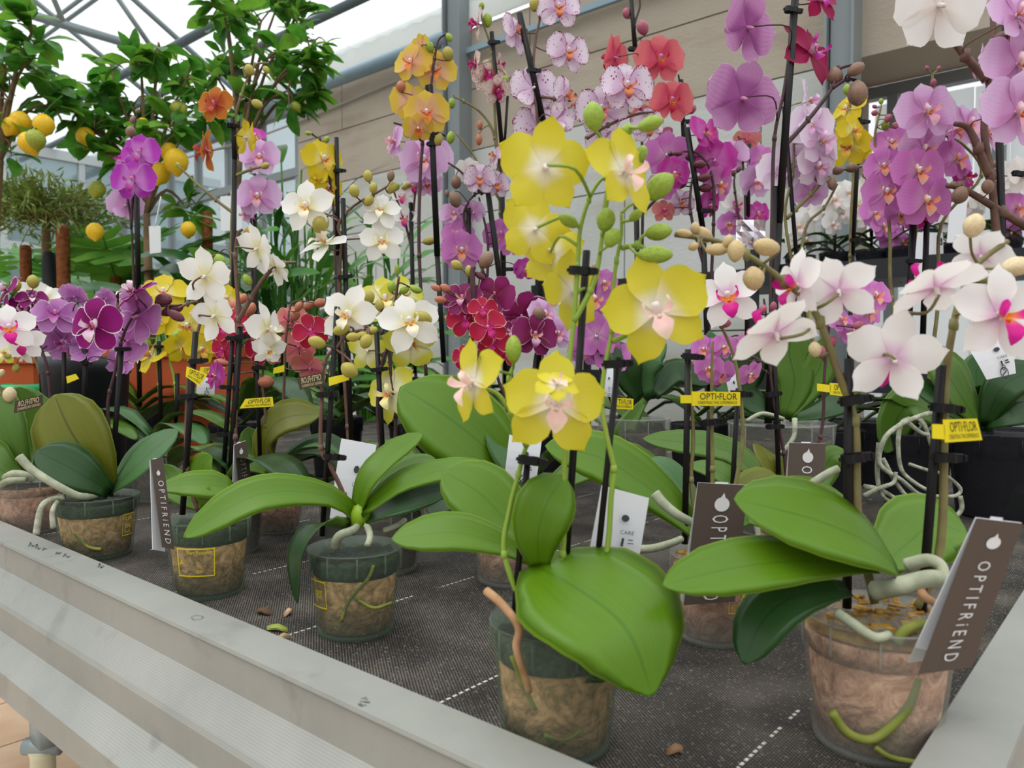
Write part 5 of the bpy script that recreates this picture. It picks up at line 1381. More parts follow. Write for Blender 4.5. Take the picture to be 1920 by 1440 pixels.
tall('tall narrow bright yellow orchid against the window post', 1608, 1.62, var='yellow_mini', stem_mat=M_OLIVE, budmat=BUD_G, stakes=[((1613, 195), (1598, 480), 0.005), ((1598, 480), (1590, 760), 0.005)], clips=[(1612, 228), (1600, 450)],
    stems=[[(1600, 770), (1594, 480), (1600, 330), (1604, 250), (1592, 190)]], flowers=[(1590, 205, 78, (-0.75, 0.3, 0.5)), (1598, 245, 72, (0.3, 0.0, 0.9)), (1590, 275, 86, (-0.5, -0.1, 0.8)), (1614, 280, 60, (0.7, 0, -0.5))], buds=[(1588, 168, 22, 16, 90), (1600, 180, 20, 14, 60)])
tall('tall orchid with a dense round cluster of lilac pink flowers', 1715, 1.36, var='pink', stem_mat=M_OLIVE, budmat=BUD_R, stakes=[((1712, 420), (1702, 640), 0.006), ((1738, 410), (1730, 640), 0.005), ((1702, 640), (1700, 760), 0.006)], clips=[(1706, 490)],
    stems=[[(1710, 770), (1705, 600), (1715, 450), (1730, 360), (1745, 280), (1760, 230), (1752, 180), (1748, 140)], [(1710, 760), (1672, 560), (1668, 430), (1650, 320), (1640, 260), (1652, 200)], [(1735, 760), (1760, 560), (1765, 420), (1840, 330), (1805, 270), (1760, 252)]],
    flowers=[(1735, 210, 116, (0.1, 0.05, 1), 8, -0.06, 'pale_pink'), (1730, 278, 100, (0.2, -0.2, 1), 10, -0.03, 'pale_pink'), (1720, 322, 104, (0, 0.05, 1), 0, -0.05), (1735, 376, 108, (0.05, -0.1, 1), 0, -0.06), (1662, 360, 92, (-0.2, 0, 1), 0, -0.03), (1658, 312, 76, (-0.4, 0, 0.9)), (1672, 268, 72, (-0.3, 0.2, 0.9)), (1790, 300, 84, (0.3, 0.1, 0.9), 0, -0.02), (1808, 330, 76, (0.5, -0.1, 0.8), 0, 0, 'hot_pink'), (1812, 235, 96, (0.4, 0.1, 0.9), 0, 0.02, 'pale_pink'), (1785, 245, 80, (0.8, 0, 0.3)), (1850, 250, 96, (0.2, 0.1, 1), 0, 0.05, 'pale_pink'), (1725, 405, 70, (0, -0.6, 0.8), 0, 0, 'hot_pink'), (1690, 400, 60, (-0.2, -0.5, 0.8))],
    buds=[(1750, 155, 16, 12, 90), (1738, 128, 10, 8, 120), (1760, 128, 10, 8, 60), (1665, 222, 18, 14, 60), (1640, 212, 14, 12, 180), (1685, 240, 30, 22, 330), (1660, 235, 20, 16, 100, 0, BUD_G), (1652, 190, 12, 10, 90, 0, BUD_G), (1640, 200, 10, 8, 150), (1685, 295, 28, 18, 10), (1658, 280, 20, 12, 20)])
tall('tall coral red orchid against the pale concrete wall', 1195, 1.68, var='coral', stem_mat=M_PURP, budmat=BUD_R, stakes=[((1182, -20), (1192, 110), 0.005), ((1277, 150), (1285, 330), 0.005), ((1192, 330), (1200, 760), 0.006)], clips=[(1183, 92), (1283, 228)],
    stems=[[(1200, 760), (1205, 330), (1195, 110), (1190, 50), (1200, 10), (1195, -20)], [(1205, 400), (1290, 300), (1283, 230), (1275, 160), (1272, 140)]],
    flowers=[(1237, 112, 100, (0.05, 0.05, 1), 0), (1258, 190, 90, (0.1, -0.05, 1), -6), (1152, 108, 88, (-0.75, 0.1, -0.5), 0), (1210, 225, 60, (0, 0, 1), 0, 0.04)], buds=[(1175, 25, 22, 18, 100), (1205, 52, 30, 24, 110), (1298, 205, 20, 16, 60), (1275, 162, 16, 14, 90), (1250, 248, 26, 22, 30)])
tall('tall white orchid speckled with wine red at the centre back', 1015, 1.48, var='speckled', stem_mat=M_BROWN, budmat=BUD_N, stakes=[((974, 25), (1018, 225), 0.006), ((1018, 225), (1010, 760), 0.005)], clips=[(994, 132)],
    stems=[[(1015, 760), (1012, 400), (1008, 230), (1000, 130), (1005, 70), (1012, 30), (1000, 0)], [(1004, 180), (1040, 185), (1075, 190)], [(1100, 260), (1140, 235), (1190, 215), (1225, 210)]],
    flowers=[(1047, 14, 88, (0.1, -0.05, 1), 0), (1064, 98, 86, (0.3, 0.05, 0.95), -8), (1174, 162, 104, (0.15, 0.0, 1), 0, -0.02), (1128, 205, 104, (-0.1, -0.1, 1), 0, 0.0), (1000, 165, 98, (-0.2, -0.1, -1), 0, 0.0), (966, 62, 84, (0.75, 0.1, 0.55), 0), (1058, 180, 84, (0.8, 0, 0.4), 0), (1010, 240, 100, (-0.1, 0.1, -1), 0, 0.02), (1040, 225, 80, (0.3, -0.3, -0.8)), (1215, 235, 70, (0.2, -0.4, 0.9)), (1130, 265, 70, (0.1, -0.5, 0.8), 0, 0.03)],
    buds=[(1002, 8, 28, 22, 90, 0, BUD_Y)])
tall('tall cream orchid densely spotted with dark red left of the speckled white one', 935, 1.72, var='spotted', stem_mat=M_OLIVE, budmat=BUD_G, stakes=[((922, 60), (942, 285), 0.005), ((952, 180), (945, 285), 0.003), ((940, 285), (948, 740), 0.006)], clips=[(920, 80), (940, 282)],
    stems=[[(945, 740), (938, 400), (928, 220), (922, 100), (905, 40), (902, 15)], [(940, 380), (928, 260), (905, 215), (870, 190), (852, 182)], [(940, 380), (905, 320), (880, 280), (855, 250)]],
    flowers=[(918, 142, 76, (0.05, 0.0, 1), 0), (897, 45, 70, (-0.85, 0.1, 0.2), 0), (932, 170, 60, (0.5, -0.4, 0.8)), (892, 120, 56, (-0.8, 0, 0.2)), (935, 120, 50, (0.8, 0, -0.2))],
    buds=[(914, 38, 30, 20, 90), (903, 12, 16, 12, 90), (948, 150, 18, 14, 260), (847, 194, 20, 15, 270), (845, 258, 26, 18, 260), (930, 155, 18, 12, 100), (900, 235, 18, 12, 90, 0, BUD_O), (898, 262, 22, 14, 270, 0, BUD_O)])
tall('tall apricot yellow orchid in front of the grey steel post', 805, 1.52, var='apricot', stem_mat=M_PURP, budmat=BUD_Y, stakes=[((806, 160), (820, 480), 0.006), ((820, 480), (832, 680), 0.005), ((800, 160), (796, 200), 0.003)], clips=[(806, 270)],
    stems=[[(800, 720), (786, 480), (788, 330), (792, 270), (786, 250), (800, 222), (806, 180), (815, 110), (822, 75), (840, 62)], [(792, 265), (765, 240), (738, 230)], [(792, 262), (820, 250), (835, 255)]],
    flowers=[(772, 118, 78, (-0.3, 0.1, 0.9)), (815, 132, 84, (0.2, 0.0, 1)), (768, 192, 78, (-0.4, 0.05, -0.8)), (800, 212, 88, (0.1, -0.05, 1)), (790, 90, 54, (0.5, 0.2, -0.7)), (785, 240, 60, (0, -0.5, 0.7))],
    buds=[(840, 101, 28, 24, 100), (842, 70, 20, 14, 300, 0, BUD_G), (806, 88, 22, 18, 110, 0, BUD_G), (752, 162, 22, 20, 90, 0, BUD_O), (822, 262, 26, 18, 250), (806, 228, 22, 14, 90), (762, 250, 18, 14, 120)])
tall('large flowered soft pink orchid below the apricot one', 775, 1.80, var='pale_pink', stem_mat=M_PURP, budmat=BUD_P, stakes=[((770, 380), (778, 700), 0.005)],
    stems=[[(780, 720), (772, 480), (775, 400), (780, 330), (770, 270)], [(775, 480), (760, 420), (735, 350)]],
    flowers=[(795, 300, 100, (0.1, 0.05, 1), 0, -0.04), (742, 265, 76, (-0.8, 0, 0.5)), (815, 290, 80, (0.4, 0, 0.9), 0, 0.03), (800, 345, 60, (0.2, -0.4, 0.8)), (755, 370, 44, (0, 0, 1), 0, 0, 'white_pink'), (760, 410, 50, (-0.1, -0.1, 1), 0, 0, 'white_pink'), (775, 350, 44, (0.2, 0, 1), 0, 0, 'white_pink')],
    buds=[(775, 320, 22, 16, 120), (762, 350, 20, 14, 200, 0, BUD_Y), (805, 452, 26, 18, 10, 0, BUD_Y), (745, 350, 14, 10, 90, 0, BUD_G), (755, 305, 16, 12, 150)])
tall('lilac pink orchid with two big faces low in front of the white wall', 872, 1.67, var='pink', stem_mat=M_PURP, budmat=BUD_N, stakes=[((915, 360), (950, 620), 0.006), ((878, 390), (885, 640), 0.005), ((950, 620), (960, 740), 0.006)], clips=[(950, 505)],
    stems=[[(885, 760), (910, 560), (915, 460), (905, 400), (898, 370)], [(910, 520), (880, 440), (870, 400), (890, 365), (915, 362)], [(905, 365), (880, 340), (862, 320), (840, 305)]],
    flowers=[(858, 440, 64, (-0.05, 0.1, 1), 0), (866, 470, 82, (0.05, 0, 1), 0, -0.03), (852, 402, 60, (0.0, 0.2, 1), 0, 0.02, 'pale_pink'), (888, 398, 50, (0.3, 0.2, -0.8), 0, 0, 'pale_pink'), (935, 440, 66, (-0.2, 0, 1), 0, 0.02), (955, 455, 60, (0.5, 0, 0.8)), (900, 335, 66, (0.0, 0.05, 1), 0, -0.02, 'speckled'), (930, 345, 60, (0.3, 0, 0.9), 0, 0, 'speckled'), (878, 320, 50, (-0.2, 0.3, -0.9), 0, 0.02, 'white_broad'), (930, 292, 50, (-0.8, 0.2, 0.4), 0, 0, 'speckled'), (985, 505, 50, (0.2, -0.3, 0.9), 0, 0, 'hot_pink'), (850, 480, 50, (-0.4, -0.3, 0.8))],
    buds=[(855, 342, 26, 22, 270), (853, 374, 34, 26, 290), (838, 362, 14, 10, 100)])
tall('tall hot pink orchid with hanging dark bud chain left of the mauve flowers', 1310, 1.55, var='hot_pink', stem_mat=M_PURP, budmat=BUD_P, stakes=[((1288, 240), (1318, 430), 0.006), ((1318, 430), (1330, 740), 0.006)], clips=[(1318, 395)],
    stems=[[(1325, 760), (1318, 440), (1302, 340), (1288, 260), (1284, 230)], [(1325, 700), (1338, 420), (1335, 330), (1312, 290), (1285, 284), (1258, 288)], [(1320, 500), (1295, 400), (1296, 350), (1300, 330)]],
    flowers=[(1250, 290, 92, (-0.2, 0.1, -0.95), 0, 0.03, 'pink'), (1262, 325, 70, (0.2, -0.3, 0.9)), (1320, 250, 80, (0.5, 0.2, 0.7)), (1340, 300, 84, (0.3, 0.1, -0.9), 0, 0.02), (1345, 345, 74, (0.5, -0.2, 0.7), 0, 0.02, 'pink'), (1330, 385, 60, (0.4, -0.4, 0.7)), (1240, 350, 60, (-0.3, 0, 0.9), 0, 0.02, 'pink'), (1275, 380, 60, (0.2, 0.1, 1), 0, 0.05, 'speckled'), (1245, 395, 50, (0, 0, 1), 0, 0.03, 'salmon')],
    buds=[(1295, 295, 22, 16, 180), (1312, 308, 24, 18, 180), (1320, 333, 26, 18, 190), (1322, 353, 26, 18, 180), (1278, 347, 20, 14, 200), (1270, 288, 20, 12, 180), (1258, 289, 14, 9, 180)])
tall('slim pink and white orchid between the hot pink and the mauve ones', 1392, 1.82, var='pale_pink', stem_mat=M_PURP, budmat=BUD_P, stakes=[((1405, 270), (1402, 430), 0.005), ((1402, 430), (1400, 720), 0.006)],
    stems=[[(1400, 740), (1398, 430), (1395, 330), (1388, 270), (1384, 255)], [(1400, 500), (1378, 360), (1378, 330)]],
    flowers=[(1372, 292, 66, (-0.1, 0, 1)), (1400, 262, 56, (0.3, 0.3, -0.8), 0, 0.02, 'salmon'), (1428, 300, 66, (0.3, 0, 1), 0, 0, 'pink'), (1418, 340, 70, (0.1, -0.3, 1)), (1378, 385, 56, (0.1, 0, 1), 0, 0.03, 'white_pink'), (1420, 400, 50, (0.2, 0, 1), 0, 0, 'hot_pink'), (1368, 420, 50, (-0.2, -0.2, 1), 0, 0.03, 'pink')], buds=[(1375, 325, 14, 10, 100), (1385, 318, 14, 10, 60)])
# ------------------------------------------------------------------ tall ones in front of the citrus trees
tall('tall orange orchid with red veined petals before the citrus leaves', 450, 1.55, var='orange', stem_mat=M_OLIVE, budmat=BUD_Y, auto=4, stakes=[((437, 220), (440, 300), 0.005), ((440, 300), (436, 700), 0.005)], clips=[(430, 235)],
    stems=[[(445, 740), (436, 560), (434, 440), (438, 330), (440, 230), (452, 180), (463, 150), (478, 122), (500, 118)], [(438, 400), (405, 375), (370, 345), (335, 312)], [(440, 330), (470, 318), (495, 312)], [(463, 145), (458, 130), (468, 122)]],
    flowers=[(405, 196, 78, (-0.25, 0.05, 1), 0, -0.03), (388, 282, 88, (-0.9, 0.1, 0.1), 0), (462, 258, 76, (0.6, 0.0, -0.75), 0, 0.01, 'yellow_mini')],
    buds=[(468, 131, 24, 20, 120), (499, 131, 18, 14, 300), (482, 195, 26, 18, 330), (497, 311, 18, 14, 20), (335, 310, 14, 10, 130)])
tall('tall two flowered violet orchid in front of the lemons', 262, 1.95, var='violet_rim', stem_mat=M_PURP, budmat=BUD_N, stakes=[((256, 350), (260, 560), 0.007), ((260, 560), (262, 760), 0.006)],
    stems=[[(262, 780), (252, 560), (246, 420), (236, 360), (225, 330), (213, 325)], [(246, 430), (252, 300), (252, 240), (258, 210)]],
    flowers=[(262, 288, 76, (0.1, 0.1, 1), 0, -0.03), (250, 338, 86, (0.05, -0.05, 1), 0, -0.05), (232, 300, 60, (-0.5, 0.1, 0.7)), (235, 385, 66, (-0.5, -0.2, -0.7), 0, 0, 'pale_pink')], buds=[(250, 225, 16, 14, 90), (245, 247, 22, 20, 90), (258, 208, 10, 9, 60)])
tall('tall pale lilac orchid behind the orange one', 478, 2.05, var='pale_pink', stem_mat=M_PURP, budmat=BUD_P, stakes=[((478, 400), (480, 760), 0.006)],
    stems=[[(480, 780), (474, 560), (470, 430), (478, 340), (480, 260)]], flowers=[(487, 295, 80, (0.2, 0.1, 1), 0), (484, 368, 84, (0.1, -0.05, 1), 0), (462, 400, 50, (-0.6, -0.3, 0.6)), (478, 255, 44, (0.2, 0.4, 0.8), 0, 0, 'hot_pink')], buds=[(485, 335, 18, 12, 180), (496, 340, 16, 10, 0)])
tall('slender bright yellow orchid with a magenta lip left of the steel post', 632, 1.72, var='yellow_mini', stem_mat=M_PURP, budmat=BUD_G, stakes=[((631, 258), (634, 480), 0.005), ((634, 480), (640, 740), 0.006)], clips=[(631, 320)],
    stems=[[(640, 750), (630, 520), (626, 400), (616, 320), (612, 280), (600, 262), (585, 252)]], flowers=[(606, 300, 92, (0.5, 0.15, 0.8), 10), (612, 352, 80, (0.6, -0.1, 0.7), 0, 0.0), (598, 340, 60, (-0.6, 0, 0.6))], buds=[(598, 267, 18, 14, 120), (612, 262, 16, 12, 60), (578, 250, 14, 9, 170)])
# ------------------------------------------------------------------ rack by the window with white orchids
rk = empty('plant_rack', (-1.1, 3.1, 0))
tag(rk, 'black metal plant rack holding white orchids below the window', 'rack')
M_RACK = plain('rack_black', '#1e1f22', 0.5)
for z in (1.35, 0.95, 0.5):
    MB().box((-1.25, 3.12, z), (2.2, 0.42, 0.025)).build('shelf', M_RACK, rk, smooth=False)
    MB().box((-1.25, 2.9, z + 0.02), (2.2, 0.015, 0.07)).build('lip', M_RACK, rk, smooth=False)
for x in (-2.32, -1.25, -0.18):
    for y in (2.92, 3.32):
        MB().box((x, y, 0.74), (0.03, 0.03, 1.48)).build('post', M_RACK, rk, smooth=False)
def rack_px(px, Yw):
    k = (px - 960) / FPX
    den = math.cos(YAW) + k * math.sin(YAW)
    return Yw / den
for i, (px, var, lab, fl, z) in enumerate([
    (1500, 'white_broad', 'white orchid on the rack, leftmost on its top shelf', [(1498, 425, 60), (1520, 395, 56), (1510, 450, 50), (1490, 455, 44)], 1.365),
    (1565, 'white_broad', 'white orchid on the rack under the yellow orchid', [(1562, 375, 74), (1590, 362, 60), (1545, 400, 56), (1580, 400, 50), (1560, 420, 50)], 1.365),
    (1634, 'white', 'white orchid with yellow lip on the rack right of the yellow orchid', [(1625, 350, 60), (1605, 385, 54), (1640, 385, 48), (1625, 410, 50)], 1.365),
    (1690, 'pink', 'pink orchid on the rack below the lilac cluster', [(1640, 400, 60), (1655, 425, 50), (1670, 445, 56), (1690, 455, 50)], 1.365),
    (1790, 'white_broad', 'white orchid with red lips on the rack right of the lilac cluster', [(1810, 385, 80), (1785, 415, 60), (1830, 370, 60), (1800, 440, 50)], 1.365),
    (1880, 'white_broad', 'white orchid on the rack at the right edge of the window', [(1895, 330, 70), (1880, 365, 60), (1905, 400, 56, (0, 0, 1), 0, 0, 'pink'), (1895, 440, 50, (0, 0, 1), 0, 0, 'pink')], 1.365)]):
    D = rack_px(px, 3.1)
    b = on_bench(px, D, z)
    fy = min(f[1] for f in fl)
    orchid(lab, px, D, 0.06, 0.10, 'd', z=z, auto=4, auto_L=0.2, auto_w=0.07, auto_mats=[LEAFD], stem_mat=M_PURP, var=var, sr=0.004, budmat=BUD_N,
        stakes=[((px + 4, fy + 10), (px, fy + 110), 0.005)], stems=[[(px, fy + 130), (px - 3, fy + 60), (px - 6, fy), (px - 12, fy - 16)]], flowers=fl, buds=[(px - 14, fy - 22, 14, 11, 110), (px - 4, fy - 26, 12, 9, 70)], group='orchids on the rack')
for i, (q, lab) in enumerate([([(1716, 436), (1768, 436), (1770, 520), (1712, 520)], 'grey white paper label marked 5 hanging behind the lilac cluster stems'),
                  ([(1782, 380), (1815, 372), (1805, 455), (1775, 455)], 'plain white paper label leaning beside the rack at the right')]):
    pts = [P(x, y, (2.6, 2.545)[i]) for x, y in q]
    t = empty('paper_label', pts[3]); tag(t, lab, 'paper label')
    sh = Sheet(pts); sh.card(MB()).build('card', M_TAGW, t, smooth=False)
    if i == 0:
        m = MB(); sh.poly(m, [(0.78, 0.12), (0.97, 0.12), (0.97, 0.28), (0.78, 0.28)], 0.0008); m.build('print', M_TAGK, t, smooth=False)
        m = MB(); sh.text(m, '5', 0.83, 0.92, 0.14, 0.26, off=0.0014); m.build('lettering', M_LET, t, smooth=False)
# care cards among the right hand leaves
care_tag([(1810, 645), (1890, 615), (1905, 700), (1850, 712)], 1.17, 'white care card with sun and bottle symbols under the right white flowers')
care_tag([(1895, 700), (1990, 690), (1995, 790), (1895, 790)], 1.30, 'grey white care card at the right edge beside the wide pot', txt=None)
care_tag([(1355, 690), (1385, 695), (1382, 760), (1372, 762)], 0.98, 'narrow white care card among the small pink flowers', txt=None)
care_tag([(372, 700), (405, 706), (402, 740), (368, 738)], 1.2, 'small white care card behind the tilted yellow strip', txt=None)
care_tag([(1130, 690), (1150, 690), (1150, 745), (1128, 742)], 1.22, 'small white care card behind the thick green stem', txt=None)

# ------------------------------------------------------------------ trough, buckets behind the left orchids
M_TERRA = plain('terracotta', '#b4552e', 0.75, 0.2, col2='#a84a28', scale=4)
def trough(name, px0, px1, ytop, D, depth, mat, label, cat, zb=BENCH):
    a = P(px0, ytop, D); b = P(px1, ytop, D)
    ax = (b - a); ax.z = 0; L = ax.length; ax.normalize()
    ay = Vector((-ax.y, ax.x, 0))
    h = a.z - zb
    m = MB()
    R = Matrix((ax, ay, Vector((0, 0, 1)))).transposed()
    c = (a + b) / 2 + ay * depth / 2
    t = 0.008
    base = Vector((c.x, c.y, zb))
    for sx, sy, ox, oy in ((L, t, 0, -depth / 2 + t / 2), (L, t, 0, depth / 2 - t / 2), (t, depth - 2 * t, -L / 2 + t / 2, 0), (t, depth - 2 * t, L / 2 - t / 2, 0)):
        m.box(base + R @ Vector((ox, oy, h / 2)), (sx, sy, h), R)
        m.box(base + R @ Vector((ox, oy, h - 0.012)), (sx + 0.016, sy + 0.016, 0.024), R)
    m.box(base + Vector((0, 0, 0.006)), (L - 2 * t, depth - 2 * t, 0.012), R)
    tt = empty(name, base)
    m.build('trough_body', mat, tt, smooth=False)
    s = MB(); s.box(base + Vector((0, 0, h - 0.05)), (L - 2.2 * t, depth - 2.2 * t, 0.03), R); s.build('soil', M_BARK, tt, smooth=False)
    tag(tt, label, cat)
    return tt
trough('terracotta_trough', 175, 435, 652, 1.98, 0.16, M_TERRA, 'long terracotta planter trough behind the yellow orchid', 'planter')
trough('terracotta_trough', -60, 62, 664, 2.0, 0.16, M_TERRA, 'terracotta planter trough at the left edge of the picture', 'planter')
def bucket(px, ytop, D, r, mat, label, taper=0.82):
    c = on_bench(px, D)
    h = P(px, ytop, D).z - BENCH
    t = empty('plant_pot', c)
    MB().lathe([(0.0, 0.0), (r * taper, 0.0), (r * 0.96, h * 0.86), (r, h * 0.87), (r * 1.02, h), (r * 0.94, h), (r * 0.92, h * 0.9), (0.0, h * 0.88)], c, 32).build('pot_body', mat, t)
    tag(t, label, 'pot')
    return t, c, h
bucket(165, 668, 1.62, 0.085, plain('black_plastic', '#26282c', 0.45), 'black plastic nursery pot behind the purple orchids')
bucket(42, 720, 1.98, 0.05, plain('green_plastic', '#1f9a5c', 0.4), 'bright green plastic pot low behind the far left leaves')

# ------------------------------------------------------------------ citrus trees
M_TRUNK = plain('tree_bark', '#8a7258', 0.85, 0.15, col2='#6e5a44', scale=14, bump=0.5)
M_CIT = plain('citrus_leaf', '#54902e', 0.4, 0.3, col2='#3a7024', scale=3, trans=0.5)
M_CIT2 = plain('citrus_leaf_young', '#7aa83a', 0.4, 0.3, col2='#5f932e', scale=3, trans=0.5)
M_LEMON = plain('lemon_skin', '#e8c024', 0.45, 0.35, col2='#e0b01c', scale=12, bump=0.15)
M_LEMG = plain('lemon_green', '#a8a83a', 0.45, 0.4, col2='#8a9a34', scale=12, bump=0.15)
def cit_leaf(mat):
    m = MB()
    leaf_geo(m, [(0, 0, 0), (0, 0.35, 0.05), (0, 0.7, 0.02), (0, 1.0, -0.10)], 0.52, Vector((0, 0, 1)), [(0, 0.05), (0.1, 0.3), (0.35, 0.9), (0.5, 1), (0.75, 0.75), (0.92, 0.3), (1, 0.0)], nu=6, nv=4, fold=0.25, thick=0.008, single=True)
    return m.mesh('leaf', [mat, mat])
CL = [cit_leaf(M_CIT), cit_leaf(M_CIT), cit_leaf(M_CIT2)]
lm = MB().lathe([(0, -0.62), (0.10, -0.56), (0.16, -0.48), (0.36, -0.32), (0.46, -0.05), (0.42, 0.2), (0.26, 0.40), (0.1, 0.47), (0, 0.47)], (0, 0, 0), 20)
LM = [lm.mesh('lemon', [M_LEMON]), lm.mesh('lemon', [M_LEMG])]
def citrus(label, px, D, trunk, blobs, nleaf, lemons, lsize, seed, base_z=0.0):
    R = random.Random(seed)
    b = on_bench(px, D, base_z)
    t = empty('lemon_tree', b)
    tag(t, label, 'tree', 'citrus trees')
    tp = [b] + [P(x, y, D) for x, y in trunk]
    MB().tube(tp, [0.024] + [0.02 - 0.004 * i for i in range(len(trunk))], 10, 4).build('trunk', M_TRUNK, t)
    top = tp[-1]
    br = MB()
    spots = []
    tot = sum(r * r for _, _, r in blobs)
    for (x, y, r) in blobs:
        dd = R.uniform(-0.15, 0.15)
        c = P(x, y, D + dd)
        rr = r * D / FPX
        mid = top * 0.5 + c * 0.5 + Vector((0, 0, 0.08))
        br.tube([top, mid, c], [0.010, 0.007, 0.004], 6, 4)
        nt = max(4, int(nleaf * r * r / tot / 7))
        for k in range(nt):
            dv = Vector((R.gauss(0, 1), R.gauss(0, 1), R.gauss(0, 1) + 0.2)).normalized()
            e = c + dv * rr * R.uniform(0.6, 1.15)
            m2 = c + dv * rr * 0.5 + Vector((0, 0, 0.03))
            br.tube([c, m2, e], [0.004, 0.003, 0.0018], 5, 3)
            for q in range(8):
                s = R.uniform(0.3, 1.0)
                p = c + (e - c) * s + Vector((R.uniform(-1, 1), R.uniform(-1, 1), R.uniform(-1, 1))) * 0.012
                spots.append((p, dv))
    br.build('branch', M_TRUNK, t)
    R.shuffle(spots)
    for p, dv in spots[:nleaf]:
        y = (dv * 0.5 + Vector((R.gauss(0, 1), R.gauss(0, 1), R.gauss(0, 0.6)))).normalized()
        z = Vector((R.uniform(-0.6, 0.6), R.uniform(-0.6, 0.6), 1)); z = (z - y * z.dot(y)).normalized()
        x = y.cross(z)
        L = lsize * R.uniform(0.65, 1.25)
        link('leaf', R.choice(CL), t, mat4=Matrix.Translation(p - b) @ Matrix((x, y, z)).transposed().to_4x4() @ Matrix.Diagonal((L, L, L, 1)))
    for (x, y, s, g) in lemons:
        p = P(x, y, D - 0.12 + R.uniform(-0.04, 0.04))
        k = 0.86 * s * D / FPX
        E = Matrix.Rotation(R.uniform(-0.5, 0.5), 4, 'X') @ Matrix.Rotation(R.uniform(-0.4, 0.4), 4, 'Y')
        link('lemon', LM[g], t, mat4=Matrix.Translation(p - b) @ E @ Matrix.Diagonal((k, k, k, 1)))
        m = MB().tube([p + Vector((0, 0, k * 0.45)), p + Vector((0.01, 0.02, k * 0.9)), p + Vector((0.0, 0.06, k * 1.5))], 0.003, 5, 3)
        m.build('fruit_stalk', M_CIT, t)
citrus('lemon tree cut by the left edge with four clustered yellow lemons', 20, 2.75, [(-10, 640), (-10, 450), (0, 300)],
    [(10, 130, 60), (55, 110, 52), (20, 190, 60), (85, 180, 46), (10, 260, 60), (60, 60, 36), (105, 200, 30)], 150,
    [(82, 234, 46, 0), (38, 228, 46, 0), (55, 268, 48, 0), (66, 262, 44, 1), (22, 236, 40, 0)], 0.10, 3)
citrus('tall leafy lemon tree hung with yellow lemons behind the violet orchid', 285, 3.0, [(283, 640), (278, 500), (275, 400)],
    [(215, 165, 56), (265, 130, 50), (300, 190, 60), (240, 215, 60), (180, 250, 46), (350, 150, 50), (380, 220, 50), (330, 250, 46), (150, 220, 36), (300, 90, 40), (350, 390, 30), (200, 290, 40), (180, 200, 40), (260, 250, 46)], 290,
    [(161, 257, 42, 0), (330, 302, 54, 0), (300, 325, 48, 0), (318, 285, 40, 0), (182, 355, 38, 1), (353, 430, 34, 0), (335, 205, 38, 1), (178, 434, 38, 0), (268, 232, 26, 0)], 0.108, 11)
citrus('tallest lemon tree reaching the roof in front of the gutter pipe', 445, 3.3, [(440, 640), (438, 480), (450, 300)],
    [(430, 60, 56), (490, 40, 60), (540, 60, 60), (500, 110, 60), (560, 120, 52), (440, 130, 56), (540, 170, 50), (580, 90, 36), (410, 150, 46), (520, 10, 46), (470, 190, 44), (580, 170, 30), (420, 20, 34)], 290,
    [(470, 440, 34, 0), (555, 200, 24, 1)], 0.112, 23)
# fine leaved tree with a wrapped trunk
M_FINE = plain('fine_leaf', '#7c8c44', 0.6, 0.2, col2='#5f7438', scale=4, trans=0.2)
b = on_bench(92, 3.35, 0)
ft = empty('fine_leaved_tree', b)
tag(ft, 'small fine leaved tree with its trunk wrapped in black behind the left orchids', 'tree')
tp = [b, P(97, 660, 3.35), P(92, 560, 3.35), P(88, 480, 3.35), P(86, 420, 3.35)]
MB().tube(tp, [0.028, 0.023, 0.022, 0.02, 0.016], 10).build('trunk', M_TRUNK, ft)
MB().tube([P(104, 640, 3.34), P(98, 560, 3.34), P(93, 500, 3.34), P(92, 474, 3.34)], [0.034, 0.034, 0.031, 0.023], 12).build('trunk_wrap', plain('black_wrap', '#1c1f22', 0.6), ft)
R5 = random.Random(9)
br = MB(); lf = MB()
for k in range(130):
    c0 = tp[-1]
    a = R5.uniform(0, 6.28); el = R5.uniform(-0.25, 1.0)
    dv = Vector((math.cos(a) * math.cos(el), math.sin(a) * math.cos(el), math.sin(el) * 0.75 ))
    L = R5.uniform(0.15, 0.43)
    e = c0 + dv * L + Vector((0, 0, 0.02 - 0.4 * L * L))
    br.tube([c0, (c0 + e) / 2 + Vector((0, 0, 0.05)), e], [0.004, 0.002, 0.001], 4, 3)
    for q in range(22):
        s = R5.uniform(0.35, 1.08)
        p = c0 + (e - c0) * s + Vector((0, 0, 0.05 * (1 - (2 * s - 1) ** 2))) + Vector((R5.gauss(0, 0.023), R5.gauss(0, 0.023), R5.gauss(0, 0.023)))
        d2 = (dv + Vector((R5.gauss(0, 0.8), R5.gauss(0, 0.8), R5.gauss(0, 0.8)))).normalized() * R5.uniform(0.032, 0.065)
        sd = d2.orthogonal().normalized() * 0.0045
        lf.add([p, p + d2 * 0.5 + sd, p + d2, p + d2 * 0.5 - sd], [(0, 1, 2, 3)])
br.build('branch', M_TRUNK, ft)
o = lf.build('foliage', M_FINE, ft); o['kind'] = 'stuff'

